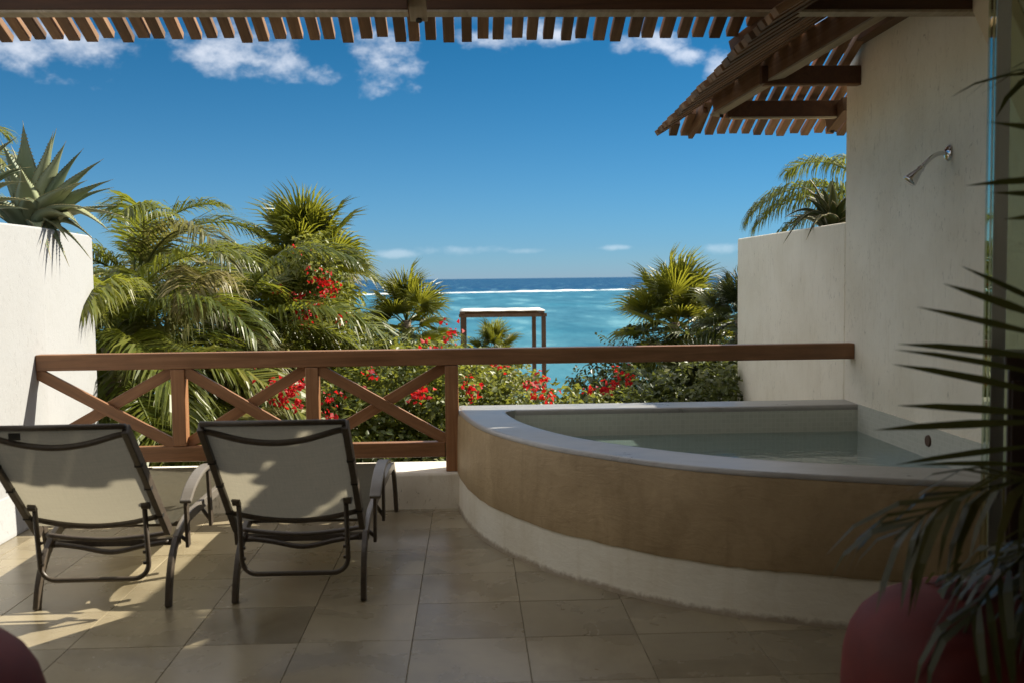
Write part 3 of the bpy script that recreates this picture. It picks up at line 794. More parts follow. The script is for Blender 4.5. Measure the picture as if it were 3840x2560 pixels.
    sling('seat_sling', lambda u_, v_: (u_*.285, .16+v_*1.48, .352-.030*(1-u_*u_)*math.sin(math.pi*v_)**.3), 8, 16)
    # U-shaped stay hanging behind
    zt, zb, xo, rr, yy_ = .50, .160, .243, .07, -.105
    pts = [(-xo, yy_-.01, zt)] + [(-xo, yy_+.02, zb+rr+.02)] + [(-xo+rr*(1-math.cos(q)), yy_+.022, zb+rr*(1-math.sin(q))) for q in [i*math.pi/2/7 for i in range(8)]]
    pts += [(-p[0], p[1], p[2]) for p in reversed(pts)]
    stay = MB().tube(pts, .0115, 10).build('stay', B, t, smooth=True)
    for s in (-1, 1):
        MB().tube([(s*(xo-.01), yy_-.012, zt+.004), (s*(xo+.025), yy_-.012, zt+.004)], .018, 12).build('knob', B, t)
        for q in (.235, .285, .335):
            MB().box(s*(xo-.014)-.006, s*(xo-.014)+.006, yy_+.006, yy_+.02, q-.006, q+.006).build('notch_stud', B, stay)
    return t
def copy_tree(o, parent=None):
    c_ = o.copy(); C.objects.link(c_); c_.parent = parent
    for ch in o.children: copy_tree(ch, c_)
    return c_
l1 = make_lounger('sling lounger nearest the white planter wall, its back partly lit by sun')
l2 = copy_tree(l1)
l1.location = (-1.72, 4.665, 0)
l2.location = (-.82, 4.69, 0); l2.rotation_euler = (0, 0, R(-.6))
l2['label'] = 'sling lounger nearest the plunge pool, mostly in shade'
tg = MB().box(-.15-.024, -.15+.024, -.4925, -.4905, .865, .895).build('care_tag', 'rubber', l1); tg.rotation_euler = (0, 0, 0)
tg.location = (0, -.0, 0)

# ------------------------------------------------------------------ red poufs
def pouf(label, loc, rz):
    t = thing('pouf', label, 'pouf', loc, rz, 'dark red poufs in the foreground'); t.scale = (.98, .98, .935)
    NA, rs_ = 64, random.Random(17)
    prof = [(.30, .045), (.352, .05), (.372, .10), (.388, .22), (.396, .36), (.397, .48), (.390, .565), (.374, .625), (.350, .668), (.318, .699), (.275, .722), (.215, .738), (.13, .747), (.05, .750), (.004, .750)]
    m2 = MB()
    for r_, z_ in prof:
        for j_ in range(NA):
            q = 2*math.pi*j_/NA
            k2 = 1 + .006*math.sin(3*q+z_*5) + .003*math.sin(7*q-z_*9)
            m2.v.append((r_*k2*math.cos(q), r_*k2*math.sin(q), z_ + .006*math.sin(2*q+1)*(z_/.75)))
    for i_ in range(len(prof)-1):
        for j_ in range(NA):
            a = i_*NA+j_; b = i_*NA+(j_+1) % NA
            m2.f.append((a, b, b+NA, a+NA))
    m2.build('cover', 'red', t, smooth=True)
    MB().tube([(.386*math.cos(2*math.pi*q/48), .386*math.sin(2*math.pi*q/48), .13) for q in range(49)], .005, 6).build('piping', 'red', t, smooth=True)
    MB().lathe([(.29, 0), (.30, .01), (.30, .046)], 32).build('base', 'wood_cab', t)
    return t
pouf('dark red rounded pouf cut by the lower left corner', (-1.375, 2.26, 0), R(8))
pouf('dark red rounded pouf under the indoor palm at lower right', (1.32, 2.42, 0), R(-10))

# ------------------------------------------------------------------ glass door, cabinet
gd = thing('glass_door', 'greenish glass door leaf with a slim metal stile at the right edge', 'glass door', (1.70, 3.3, 0))
st_ = MB().box(.0, .050, -.02, .02, .02, 3.24).build('stile', 'alu', gd, bevel=.004); st_.location = (.03, 0, 0)
MB().box(.08, .848, -.005, .005, .06, 3.19).build('pane', 'glass', gd)
MB().box(.081, .848, -.02, .02, .004, .06).build('bottom_rail', 'alu', gd, bevel=.003)
MB().box(.081, .848, -.02, .02, 3.19, 3.245).build('top_rail', 'alu', gd, bevel=.003)
MB().box(.022, .0295, -.018, .018, .05, 3.2).build('seal', 'glass', gd)
cb = thing('cabinet', 'dark brown wooden cabinet at the right edge, behind the palm leaves', 'cabinet', (1.753, 2.87, 0), R(-28))
MB().box(-.165, .30, -.10, .12, .06, 1.22).build('carcass', 'wood_cab', cb, bevel=.006)
MB().box(-.175, .31, -.115, .13, 1.221, 1.265).build('top', 'wood_cab', cb, bevel=.006)
for s in (0, 1):
    d_ = MB().box(-.155+s*.225, .065+s*.225, -.118, -.102, .09, 1.19).build('door', 'wood_cab', cb, bevel=.004)
    MB().tube([(.02+s*.06, -.13, .62), (.02+s*.06, -.13, .74)], .006, 8).build('handle', 'bronze', d_)
for sx_ in (-.14, .27):
    for sy_ in (-.08, .1):
        MB().box(sx_-.02, sx_+.02, sy_-.02, sy_+.02, 0, .06).build('foot', 'wood_cab', cb)

# ------------------------------------------------------------------ leaves
def frond_mesh(name, L_, e0, droop, pairs, ll, width, seed, hang=.5, start=.16, vee=.35, wind=0.0, angs=(62, 34)):
    """pinnate palm frond: rachis from the origin along +X, starting at elevation e0 and bending down"""
    rr = random.Random(seed); m2 = MB()
    N = 18; pts = []; p = Vector((0, 0, 0)); tans = []
    for i in range(N+1):
        s_ = i/N; e = e0 - droop*s_**1.35
        a = wind*s_*s_
        tdir = Vector((math.cos(e)*math.cos(a), math.cos(e)*math.sin(a), math.sin(e)))
        pts.append(p.copy()); tans.append(tdir); p = p + tdir*(L_/N)
    m2.tube(pts, [max(.003, .017*L_/2*(1-.85*i/N)) for i in range(N+1)], 5)
    for k_ in range(pairs):
        s_ = start + (1-start)*(k_+rr.uniform(-.3, .3))/pairs
        s_ = min(max(s_, 0), .999)
        fi = s_*N; i = int(fi); q = pts[i].lerp(pts[i+1], fi-i); td = tans[i]
        side0 = Vector((0, 0, 1)).cross(td)
        side0 = side0.normalized() if side0.length > 1e-4 else Vector((0, 1, 0))
        upn = td.cross(side0).normalized()
        prof = math.sin(math.pi*min(1, (.12+.88*(s_-start)/(1-start))))**.55
        lf = ll*(.35+.65*prof)*rr.uniform(.85, 1.1)
        if s_ > .93: lf *= .8
        for sg in (-1, 1):
            ang = R(angs[0]-angs[1]*s_)+rr.uniform(-.12, .12)
            d0 = (td*math.cos(ang) + side0*(sg*math.sin(ang))).normalized()
            d0 = (d0 + upn*(vee*(1-.4*s_)+rr.uniform(-.12, .12))).normalized()
            hg = hang*rr.uniform(.6, 1.4)
            d1 = (d0 + Vector((0, 0, -hg))).normalized()
            d2 = (d1 + Vector((0, 0, -hg*1.2))).normalized()
            wv_ = d0.cross(upn).normalized()
            wv_ = (wv_ + upn*rr.uniform(-.5, .5)).normalized()
            w_ = width*rr.uniform(.8, 1.15)
            a_ = q; b_ = a_+d0*lf*.38; c_ = b_+d1*lf*.34; e_ = c_+d2*lf*.30
            o = len(m2.v)
            m2.v += [tuple(a_-wv_*w_*.25), tuple(a_+wv_*w_*.25), tuple(b_-wv_*w_*.5), tuple(b_+wv_*w_*.5), tuple(c_-wv_*w_*.36), tuple(c_+wv_*w_*.36), tuple(e_)]
            m2.f += [(o, o+1, o+3, o+2), (o+2, o+3, o+5, o+4), (o+4, o+5, o+6)]
    me = bpy.data.meshes.new(name); me.from_pydata(m2.v, [], m2.f); me.update()
    return me
def fan_mesh(name, petiole, rad, nseg, spread, seed, cut=.45, droop=.25):
    """palmate leaf: petiole along +X, blade of pleated segments"""
    rr = random.Random(seed); m2 = MB()
    m2.tube([(0, 0, 0), (petiole*.5, 0, .02*petiole), (petiole, 0, 0)], [.010, .007, .006], 5)
    for i in range(nseg):
        a = -spread/2 + spread*i/(nseg-1) + rr.uniform(-.03, .03)
        rl_ = rad*(.72+.28*math.cos(a*.55))*rr.uniform(.88, 1.06)
        da = spread/(nseg-1)*.52
        dr = droop*rr.uniform(.4, 1.6)
        def P_(r_, an, z_): return (petiole+r_*math.cos(an), r_*math.sin(an), z_)
        z1 = .10*rad; z2 = z1 + .05*rad - dr*rad*.25; z3 = z1 - dr*rad*.8
        o = len(m2.v)
        m2.v += [P_(0.01, a, 0), P_(rl_*cut, a-da, z1-.018), P_(rl_*cut, a, z1+.012), P_(rl_*cut, a+da, z1-.018),
                 P_(rl_*.72, a-da*.30, z2-.006), P_(rl_*.72, a, z2+.005), P_(rl_*.72, a+da*.30, z2-.006), P_(rl_, a+rr.uniform(-.04, .04), z3)]
        m2.f += [(o, o+1, o+2), (o, o+2, o+3), (o+1, o+4, o+5, o+2), (o+2, o+5, o+6, o+3), (o+4, o+7, o+5), (o+5, o+7, o+6)]
    me = bpy.data.meshes.new(name); me.from_pydata(m2.v, [], m2.f); me.update()
    return me
ELS = [82, 66, 50, 34, 18, 0, -18, -38]
fr_sets = {}
def frond_set(key, **kw):
    if key not in fr_sets:
        fr_sets[key] = [[frond_mesh('frond', e0=R(e), droop=R(70+.45*e+rv*14), seed=hash((i, rv)) % 999, wind=(-.35, .4)[rv], **kw) for rv in (0, 1)] for i, e in enumerate(ELS)]
    return fr_sets[key]
def trunk(parent, base, top, r0_, r1_, bend=(0, 0), segs=14):
    pts = []
    for i in range(segs+1):
        t = i/segs; pts.append((base[0]*(1-t)+top[0]*t+bend[0]*math.sin(math.pi*t), base[1]*(1-t)+top[1]*t+bend[1]*math.sin(math.pi*t), base[2]*(1-t)+top[2]*t))
    rs_ = [(r0_*(1-i/segs)+r1_*i/segs)*(1+.06*(i % 2)) for i in range(segs+1)]
    return MB().tube(pts, rs_, 10).build('trunk', 'bark', parent, smooth=True)
def coconut(label, crown, base_xy, sc, n, seed, mat='coco', elmin=-45, elmax=84, key='coco', azs=None, pale=.12, spec=None, **kw):
    prm = dict(L_=2.0, pairs=84, ll=.58, width=.024, hang=.55); prm.update(kw)
    fs = frond_set(key, **prm)
    t = thing('coconut_palm', label, 'palm tree', (base_xy[0], base_xy[1], GZ), group='coconut palms in the garden')
    rel = Vector(crown)-Vector((base_xy[0], base_xy[1], GZ))
    trunk(t, (0, 0, 0), rel, .12, .075, (rel.x*.25, .1))
    rr = random.Random(seed)
    for i in range(n):
        f_ = (i+.5)/n
        el = elmax - (elmax-elmin)*f_ + rr.uniform(-8, 8)
        az = i*2.39996 + rr.uniform(-.3, .3)
        if azs: az = R(azs[i % len(azs)]) + rr.uniform(-.25, .25)
        if spec: el, az = spec[i][0], R(spec[i][1])
        idx = min(range(len(ELS)), key=lambda q: abs(ELS[q]-el))
        me = fs[idx][rr.randrange(2)]
        mm = mat if rr.random() > pale else 'coco_pale'
        o = bpy.data.objects.new('frond', me); C.objects.link(o); o.parent = t
        if not me.materials: me.materials.append(M[mat])
        o.material_slots[0].link = 'OBJECT'; o.material_slots[0].material = M[mm]
        o.location = rel + Vector((rr.uniform(-.03, .03), rr.uniform(-.03, .03), -.10*f_))
        s_ = sc*rr.uniform(.85, 1.1)*(1 if el < 60 else .85)
        o.scale = (s_, s_, s_); o.rotation_euler = (rr.uniform(-.2, .2), rr.uniform(-.08, .08), az)
    return t
fan_sets = {}
def fan_palm(label, crown, sc, n, seed, mat='fan', petiole=.45, rad=.52, dead=0, elmin=-50, skirt=0.0, drop=None):
    key = (petiole, rad)
    if key not in fan_sets: fan_sets[key] = [fan_mesh('leaf', petiole, rad, 34, R(265), 40+q, .26, .14+.09*q) for q in range(3)]
    gz = GZ if drop is None else drop
    t = thing('fan_palm', label, 'palm tree', (crown[0], crown[1]+.05, gz), group='fan palms in the garden')
    rel = Vector((0, -.05, crown[2]-gz))
    trunk(t, (0, 0, 0), rel, .085, .06)
    rr = random.Random(seed)
    for i in range(n+dead):
        dd = i >= n
        f_ = (i+.5)/n if not dd else 1
        el = 86 - (86-elmin)*min(f_, 1) + rr.uniform(-9, 9) if not dd else rr.uniform(-82, -62)
        az = i*2.39996 + rr.uniform(-.3, .3)
        me = fan_sets[key][rr.randrange(3)]
        o = bpy.data.objects.new('leaf', me); C.objects.link(o); o.parent = t
        if not me.materials: me.materials.append(M[mat])
        o.material_slots[0].link = 'OBJECT'; o.material_slots[0].material = M['dry' if dd else mat]
        o.location = rel + Vector((0, 0, -.16*f_ - (rr.uniform(0, .25) if dd else 0)))
        s_ = sc*rr.uniform(.82, 1.1); o.scale = (s_, s_, s_)
        o.rotation_euler = (rr.uniform(-.5, .5), -R(el), az)
    return t

def leaf_cloud(n, ell, seed, size, bias=.25, lump=.45, upw=.6, stretch=1.7, centers=None):
    """n folded leaves spread through lumpy ellipsoids; returns verts, faces"""
    r_ = np.random.default_rng(seed)
    which = r_.integers(0, len(ell), n)
    E_ = np.array(ell)[which]
    d = r_.normal(size=(n, 3)); d /= np.linalg.norm(d, axis=1)[:, None]
    ph = r_.uniform(0, 6.28, (6,)); fq = r_.uniform(2.2, 5.2, (6, 3))
    wob = sum(np.sin((d*fq[i]).sum(1)*1.6+ph[i]) for i in range(6))/6
    rad = r_.uniform(0, 1, n)**bias * (1+lump*wob)
    # shoots: clusters of leaves along short twigs give clumps and gaps
    nc = max(8, n//14)
    P_ = E_[:, :3] + d*E_[:, 3:6]*rad[:, None]
    cen = P_[r_.integers(0, n, nc)]
    ci = r_.integers(0, nc, n)
    sh_ = r_.normal(size=(nc, 3)); sh_[:, 2] = np.abs(sh_[:, 2])*.8; sh_ /= np.linalg.norm(sh_, axis=1)[:, None]
    tpos = r_.uniform(-.5, 1, n)[:, None]
    use = r_.uniform(size=n) < .72
    Q = cen[ci] + sh_[ci]*tpos*size*3.4 + r_.normal(size=(n, 3))*size*.42
    P_[use] = Q[use]
    out = P_-E_[:, :3]; out /= (np.linalg.norm(out, axis=1)[:, None]+1e-6)
    nrm = out*.45 + np.array([0, 0, upw]) + r_.normal(size=(n, 3))*.55
    nrm /= np.linalg.norm(nrm, axis=1)[:, None]
    tv = r_.normal(size=(n, 3)); tv -= nrm*(tv*nrm).sum(1)[:, None]; tv /= np.linalg.norm(tv, axis=1)[:, None]
    sv_ = np.cross(nrm, tv)
    sz = size*r_.uniform(.6, 1.2, n)[:, None]
    b = P_; tip = P_+tv*sz*stretch - nrm*sz*.25; mid = P_+tv*sz*stretch*.45
    l = mid+sv_*sz*.5+nrm*sz*.16; rr_ = mid-sv_*sz*.5+nrm*sz*.16
    V = np.stack([b, l, tip, rr_], 1).reshape(-1, 3)
    idx = np.arange(n)*4
    F = np.concatenate([np.stack([idx, idx+2, idx+1], 1), np.stack([idx, idx+3, idx+2], 1)])
    return V, F
def bract_mesh(seed, n, ell, size=.042):
    V, F = leaf_cloud(n, ell, seed, size, .5, .5, .3, 1.15)
    return np_mesh('flower_cluster', V, F)
def bush(label, base, ell, n, seed, mat='boug', size=.055, flowers=(), name='bougainvillea', cat='bush', group='flowering bushes along the railing'):
    t = thing(name, label, cat, (base[0], base[1], GZ), group=group)
    o_ = Vector((base[0], base[1], GZ))
    e2 = [(e[0]-o_.x, e[1]-o_.y, e[2]-o_.z, *e[3:6]) for e in ell]
    V, F = leaf_cloud(int(n*1.45), e2, seed, size*.84)
    V[:, 2] = np.maximum(V[:, 2], .02)
    me = np_mesh('crown', V, F); tag(link('crown', me, mat, t), kind='stuff')
    rr = random.Random(seed); st2 = MB()
    for i in range(7):
        e = rr.choice(e2); q = Vector((e[0]+rr.uniform(-.6, .6)*e[3], e[1]+rr.uniform(-.6, .6)*e[4], e[2]+rr.uniform(0, .7)*e[5]))
        b0_ = Vector((rr.uniform(-.12, .12), rr.uniform(-.12, .12), 0))
        m1 = b0_.lerp(q, .5)+Vector((rr.uniform(-.15, .15), rr.uniform(-.15, .15), .1))
        pts = spline([b0_, m1, q], 4); st2.tube(pts, [.022*(1-.75*i_/(len(pts)-1)) for i_ in range(len(pts))], 5)
    st2.build('stem', 'bark', t)
    for (x, y, z, rx, rz, k_) in flowers:
        me = bract_mesh(seed*31+int(abs(x*100)), max(8, int(k_*.72)), [(0, 0, 0, rx, min(rx, .12), rz)])
        f_ = tag(link('flower_cluster', me, 'bract', t), kind='stuff'); f_.location = Vector((x, y, z))-o_
    return t

# ------------------------------------------------------------------ garden: palms
coconut('tall coconut palm rising beside the white planter wall, upper fronds against the sky', (-3.50, 10.8, 1.50), (-3.9, 11.0), .95, 17, 5, elmin=-35, pale=.1)
coconut('broad coconut palm with drooping fronds filling the view behind the left railing', (-3.30, 9.35, .92), (-3.5, 9.8), 1.12, 24, 9, elmin=-45, elmax=66, pale=.1)
coconut('far slender coconut palm with pale upright fronds left of the flowering fan palm', (-2.95, 13.6, 1.30), (-3.0, 13.9), 1.0, 16, 21, elmin=-25, elmax=80, pale=.5)
coconut('coconut palm with long fronds hanging between the tall palm and the flowering fan palm', (-2.50, 10.5, .95), (-2.6, 10.8), 1.0, 22, 77, elmin=-45, elmax=60, pale=.12)
coconut('low coconut palm whose fronds show through the leftmost railing bay', (-3.15, 8.9, -.10), (-3.3, 9.2), .78, 20, 33, elmin=-30, elmax=70)
coconut('low coconut palm whose fronds show through the second railing bay', (-1.95, 9.5, -.15), (-2.0, 9.8), .80, 20, 41, elmin=-30, elmax=66)
coconut('coconut palm behind the right stucco wall, one long frond arching left', (4.52, 11.0, 2.22), (5.0, 11.4), .72, 10, 57, pale=.0, key='coco_right', hang=1.3, ll=.75, spec=[(34, 186), (66, 150), (82, 120), (50, 60), (50, 0), (18, 30), (34, 300), (34, 174), (66, 300), (18, 180)])
coconut('small coconut palm behind the far left agave', (-5.6, 10.5, 2.65), (-5.9, 10.8), .7, 14, 63, pale=.1)

fan_palm('tall fan palm overgrown with red bougainvillea, left of the open sea view', (-1.90, 12.0, 1.72), 1.0, 40, 2, dead=20, elmin=-45)
fan_palm('fan palm standing alone in front of the surf, left of the white canopy', (-.82, 13.0, .98), .80, 30, 3, elmin=-45, dead=3)
fan_palm('small fan palm under the white canopy frame', (.34, 15.0, .42), .58, 22, 4, elmin=-35)
fan_palm('bright fan palm in front of the sea near the right wall', (2.78, 13.6, .88), 1.10, 34, 6, elmin=-45, dead=3)
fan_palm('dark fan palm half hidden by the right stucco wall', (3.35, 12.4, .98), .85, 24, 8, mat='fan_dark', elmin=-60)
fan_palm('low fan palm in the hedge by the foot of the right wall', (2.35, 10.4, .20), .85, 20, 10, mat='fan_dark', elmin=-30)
fan_palm('leafy fan palm behind the tall one, at its left', (-2.45, 12.6, 1.20), .9, 20, 12, mat='fan', elmin=-40)

# ------------------------------------------------------------------ garden: bushes
FL = lambda x, y, z, rx=.10, rz=.07, n=26: (x, y, z, rx, rz, n)
bush('bougainvillea with one large red flower cluster behind the second railing post', (-1.55, 9.7),
     [(-1.45, 9.7, -.25, .75, .80, .78), (-1.8, 9.6, -.7, .7, .7, .8)], 8000, 101,
     flowers=[FL(-1.585, 8.62, .525, .17, .11, 150), FL(-1.66, 8.62, .60, .10, .06, 40), FL(-1.48, 8.66, .62, .12, .06, 40), FL(-1.22, 8.72, .30, .04, .12, 30), FL(-1.24, 8.78, .48, .07, .05, 24)])
bush('bougainvillea below the lone fan palm, few red flowers', (-.85, 9.9),
     [(-.80, 9.8, .05, .75, .85, .82), (-.9, 9.5, -.6, .8, .8, .8)], 9000, 102,
     flowers=[FL(-.91, 8.86, .665, .06, .05, 20), FL(-.33, 8.95, .92, .08, .04, 18), FL(-.46, 8.72, .50, .10, .06, 46), FL(-.40, 8.72, .55, .06, .04, 20)])
bush('bougainvillea reaching highest beside the canopy, a red bloom on its tip', (-.15, 9.8),
     [(-.15, 9.7, .12, .62, .75, .78), (-.1, 9.4, -.55, .7, .8, .8)], 8000, 103,
     flowers=[FL(-.17, 9.16, 1.0, .06, .05, 28), FL(-.02, 8.62, .56, .06, .05, 34), FL(.03, 8.62, .50, .06, .05, 24), FL(.24, 8.9, .73, .06, .04, 18)])
bush('bougainvillea right behind the left end of the pool rim', (.55, 9.6),
     [(.50, 9.6, -.10, .62, .75, .70), (.6, 9.3, -.6, .7, .8, .7)], 7500, 104,
     flowers=[FL(.60, 8.62, .61, .09, .05, 34), FL(.62, 8.50, .485, .08, .05, 44), FL(.45, 8.7, .60, .06, .04, 12)])
bush('low bougainvillea beneath the gap where the lagoon shows', (1.15, 9.6),
     [(1.15, 9.6, -.22, .60, .75, .68), (1.2, 9.3, -.7, .7, .8, .7)], 7000, 105,
     flowers=[FL(1.17, 8.66, .545, .08, .06, 48), FL(1.03, 8.6, .52, .05, .03, 14), FL(1.32, 8.75, .62, .06, .05, 26), FL(1.38, 8.74, .60, .04, .06, 22)])
bush('dark glossy shrub behind the middle of the pool rim', (1.75, 9.8),
     [(1.70, 9.7, -.12, .65, .75, .72), (1.8, 9.3, -.6, .7, .8, .7)], 7500, 106, mat='shrub', name='shrub')
bush('dark glossy shrub against the foot of the right stucco wall', (2.3, 9.9),
     [(2.28, 9.9, .02, .60, .85, .75), (2.3, 9.4, -.6, .65, .8, .8)], 7500, 107, mat='shrub', name='shrub')
nearer = lambda L_, f_: [(q[0]*f_, q[1]*f_, 1.5+(q[2]-1.5)*f_, *q[3:]) for q in L_]
bush('bougainvillea climbing the dead leaves of the tall fan palm', (-1.85, 11.75),
     nearer([(-1.62, 11.7, 1.05, .42, .30, .60), (-1.85, 11.65, .55, .55, .35, .60), (-1.75, 11.5, 1.65, .25, .25, .35), (-1.45, 11.6, .75, .30, .30, .45)], .955), 3300, 108, size=.05,
     flowers=nearer([FL(-1.89, 11.40, 1.16, .10, .14, 60), FL(-1.94, 11.40, 1.30, .07, .07, 26), FL(-1.66, 11.40, 1.46, .07, .13, 52), FL(-1.56, 11.40, 1.42, .06, .12, 46), FL(-1.84, 11.3, 1.82, .05, .05, 10), FL(-1.76, 11.3, 1.6, .05, .04, 12), FL(-2.09, 11.35, 1.38, .08, .04, 14), FL(-1.45, 11.35, 1.15, .10, .14, 26), FL(-1.70, 11.35, 1.12, .14, .12, 26), FL(-1.82, 11.35, 1.02, .06, .08, 28)], .935))
bush('straggling bougainvillea with scattered red blooms over the palm fronds', (-2.2, 10.9),
     [(-2.2, 10.75, .75, .50, .35, .42), (-1.95, 10.5, .45, .45, .4, .45)], 3600, 109, size=.045,
     flowers=[FL(-2.41, 10.5, 1.13, .06, .05, 18), FL(-2.31, 10.45, 1.0, .07, .05, 18), FL(-2.1, 10.35, .90, .05, .04, 14), FL(-2.05, 10.25, .80, .05, .04, 18), FL(-2.53, 10.6, 1.13, .05, .04, 10)])
bush('shrub between the fan palms below the reef', (-1.3, 13.3),
     [(-1.2, 13.2, .15, .8, .7, .75), (-.6, 13.4, .0, .8, .7, .7)], 6000, 110, mat='boug', name='shrub')
bush('shrub at the foot of the bright fan palm on the right', (2.6, 13.9),
     [(2.5, 13.6, .10, .85, .7, .72), (3.3, 13.2, .2, .8, .7, .8), (1.9, 13.7, -.35, .6, .6, .6)], 8000, 111, mat='shrub', name='shrub')
bush('dense dark shrub deep behind the left coconut palms', (-3.2, 12.2),
     [(-3.2, 12.0, .1, 1.1, .7, 1.0), (-4.2, 11.8, .2, 1.0, .7, 1.1), (-2.3, 11.6, -.1, .8, .6, .8)], 9000, 112, mat='shrub', size=.07, name='shrub')
bush('low dark undergrowth shrub close behind the kerb', (-1.4, 8.2),
     [(-2.2, 8.5, -.75, .8, .6, .65), (-1.3, 8.5, -.75, .8, .6, .62), (-.4, 8.4, -.70, .8, .6, .62)], 9000, 113, mat='shrub', size=.055, name='shrub')
bush('shrub beside the small fan palm beneath the canopy', (.4, 15.2),
     [(.25, 15.1, -.15, .75, .6, .62), (-.4, 15.0, -.1, .7, .6, .6)], 4500, 114, mat='boug', name='shrub')

# ------------------------------------------------------------------ agaves
def agave_leaf(p0, p1, p2, w_, parent, seed, mat='agave', teeth=True, fold=.35):
    p0, p1, p2 = Vector(p0), Vector(p1), Vector(p2); rr = random.Random(seed)
    N = 14; m2 = MB(); cross = []
    outw = Vector((p2.x-p0.x, p2.y-p0.y, 0))
    if outw.length < .02: outw = Vector((rr.uniform(-1, 1), -1, 0))
    outw.normalize()
    edge = []
    for i in range(N+1):
        t = i/N
        p = p0*(1-t)**2 + p1*(2*t*(1-t)) + p2*t*t
        tg_ = ((p1-p0)*(1-t) + (p2-p1)*t).normalized()
        sd_ = tg_.cross(Vector((0, 0, 1)))
        sd_ = sd_.normalized() if sd_.length > .15 else Vector((-outw.y, outw.x, 0))
        nn = sd_.cross(tg_).normalized()                        # upper (inner) side
        ww = w_*1.45*(.62+.55*math.sin(math.pi*min(t*1.25, 1)**.9)**1.0)*(1-t**2.6)*.5 if t < 1 else 0
        ww = max(ww, .0015)
        th = .026*(1-t)+.004
        row = [p - sd_*ww + nn*ww*fold, p - sd_*ww*.5 + nn*ww*fold*.25, p, p + sd_*ww*.5 + nn*ww*fold*.25, p + sd_*ww + nn*ww*fold,
               p + sd_*ww*.55 - nn*th*.8, p - nn*th, p - sd_*ww*.55 - nn*th*.8]
        cross.append(row); edge.append((row[0], row[4], sd_, tg_))
    for row in cross: m2.v += [tuple(q) for q in row]
    for i in range(N):
        for j in range(8):
            a = i*8+j; b = i*8+(j+1) % 8
            m2.f.append((a, b, b+8, a+8))
    o = m2.build('leaf', mat, parent, smooth=True)
    if teeth:
        mt = MB()
        for i in range(1, N-1):
            for fr_ in (0, .5):
                for e in (0, 1):
                    a = edge[i][e].lerp(edge[i+1][e], fr_); sg = -1 if e == 0 else 1
                    td_ = edge[i][3]; sdv = edge[i][2]*sg
                    b0_ = len(mt.v); h_ = .010
                    mt.v += [tuple(a-td_*.006-sdv*.002), tuple(a+td_*.006-sdv*.002), tuple(a+sdv*h_-td_*.003), tuple(a+Vector((0, 0, .003)))]
                    mt.f += [(b0_, b0_+1, b0_+2), (b0_, b0_+2, b0_+3), (b0_+1, b0_+3, b0_+2)]
        tp = edge[-1][0]
        mt.tube([tuple(cross[-2][2]), tuple(cross[-1][2]+edge[-1][3]*.03)], [.004, .0008], 5)
        me = bpy.data.meshes.new('spines'); me.from_pydata(mt.v, [], mt.f)
        tag(link('spines', me, 'agave_edge', o), kind='stuff')
    return o
def agave(label, base, leaves, seed, extra=10, L_=.62, w_=.115, azr=(0, 360), group='agaves on the planter walls', mat='agave', name='agave', elr=(20, 85)):
    t = thing(name, label, 'agave', base, group=group)
    rr = random.Random(seed)
    MB().lathe([(.10, -.06), (.09, .02), (.05, .10), (.02, .14)], 12).build('heart', mat, t, smooth=True)
    for (tx, ty, tz, bend, ww) in leaves:
        tip = Vector((tx, ty, tz)); mid = tip*.5
        h = Vector((tip.x, tip.y, 0)); 
        ctrl = Vector((tip.x*.42, tip.y*.42, max(tip.z*.55, .05)+bend))
        d = Vector((tip.x, tip.y, 0)); d = d.normalized()*.05 if d.length > .01 else Vector((0, 0, 0))
        agave_leaf(d, ctrl, tip, ww, t, rr.randrange(9999), mat)
    for i in range(extra):
        az = R(rr.uniform(*azr)); el = R(rr.uniform(*elr)); l_ = L_*rr.uniform(.75, 1.05)
        tip = Vector((math.cos(az)*math.cos(el), math.sin(az)*math.cos(el), math.sin(el)))*l_
        ctrl = Vector((tip.x*.40, tip.y*.40, tip.z*.62+.06))
        agave_leaf((math.cos(az)*.05, math.sin(az)*.05, 0), ctrl, tip, w_*rr.uniform(.8, 1.1), t, rr.randrange(9999), mat)
    return t
agave('large grey-green agave overhanging the front corner of the white planter wall', (-3.0, 7.12, 1.84),
      [(-.02, -.05, .74, .03, .125), (.165, .02, .70, .03, .12), (.27, -.10, .60, .02, .135), (.30, .15, .42, .05, .10), (.47, .0, .50, .06, .125),
       (.55, -.06, .36, .07, .13), (.50, .12, .20, .08, .11), (.56, -.16, .02, .26, .12), (.42, -.30, .05, .20, .11), (.05, -.28, .42, .05, .12),
       (-.10, -.20, .60, .04, .12), (-.25, -.05, .55, .05, .12), (-.45, -.1, .35, .08, .12), (.34, -.25, .30, .10, .12),
       (.44, -.22, .34, .09, .10), (.20, -.12, .66, .03, .10), (.50, .08, .32, .08, .10), (.36, -.05, .56, .05, .10), (.46, -.30, .16, .14, .10), (.60, .02, .12, .18, .10), (.10, -.34, .22, .12, .10), (.30, -.20, -.04, .15, .085), (.20, -.38, -.06, .12, .07), (.38, .05, -.03, .16, .09), (.27, -.12, -.20, .13, .05), (.24, -.33, -.16, .10, .045), (.33, .10, -.15, .12, .05)], 3, 8, azr=(90, 250))
agave('agave with arching leaves cut by the left picture edge', (-3.06, 6.15, 1.84),
      [(.36, .03, .52, .10, .10), (.44, -.06, .26, .12, .10), (.42, .05, .16, .12, .095), (.46, -.10, .10, .10, .09), (.26, -.1, .62, .05, .11), (.40, .1, .36, .12, .10), (.38, -.22, .05, .14, .085), (.1, .1, .7, .03, .11)], 5, 12, L_=.6)
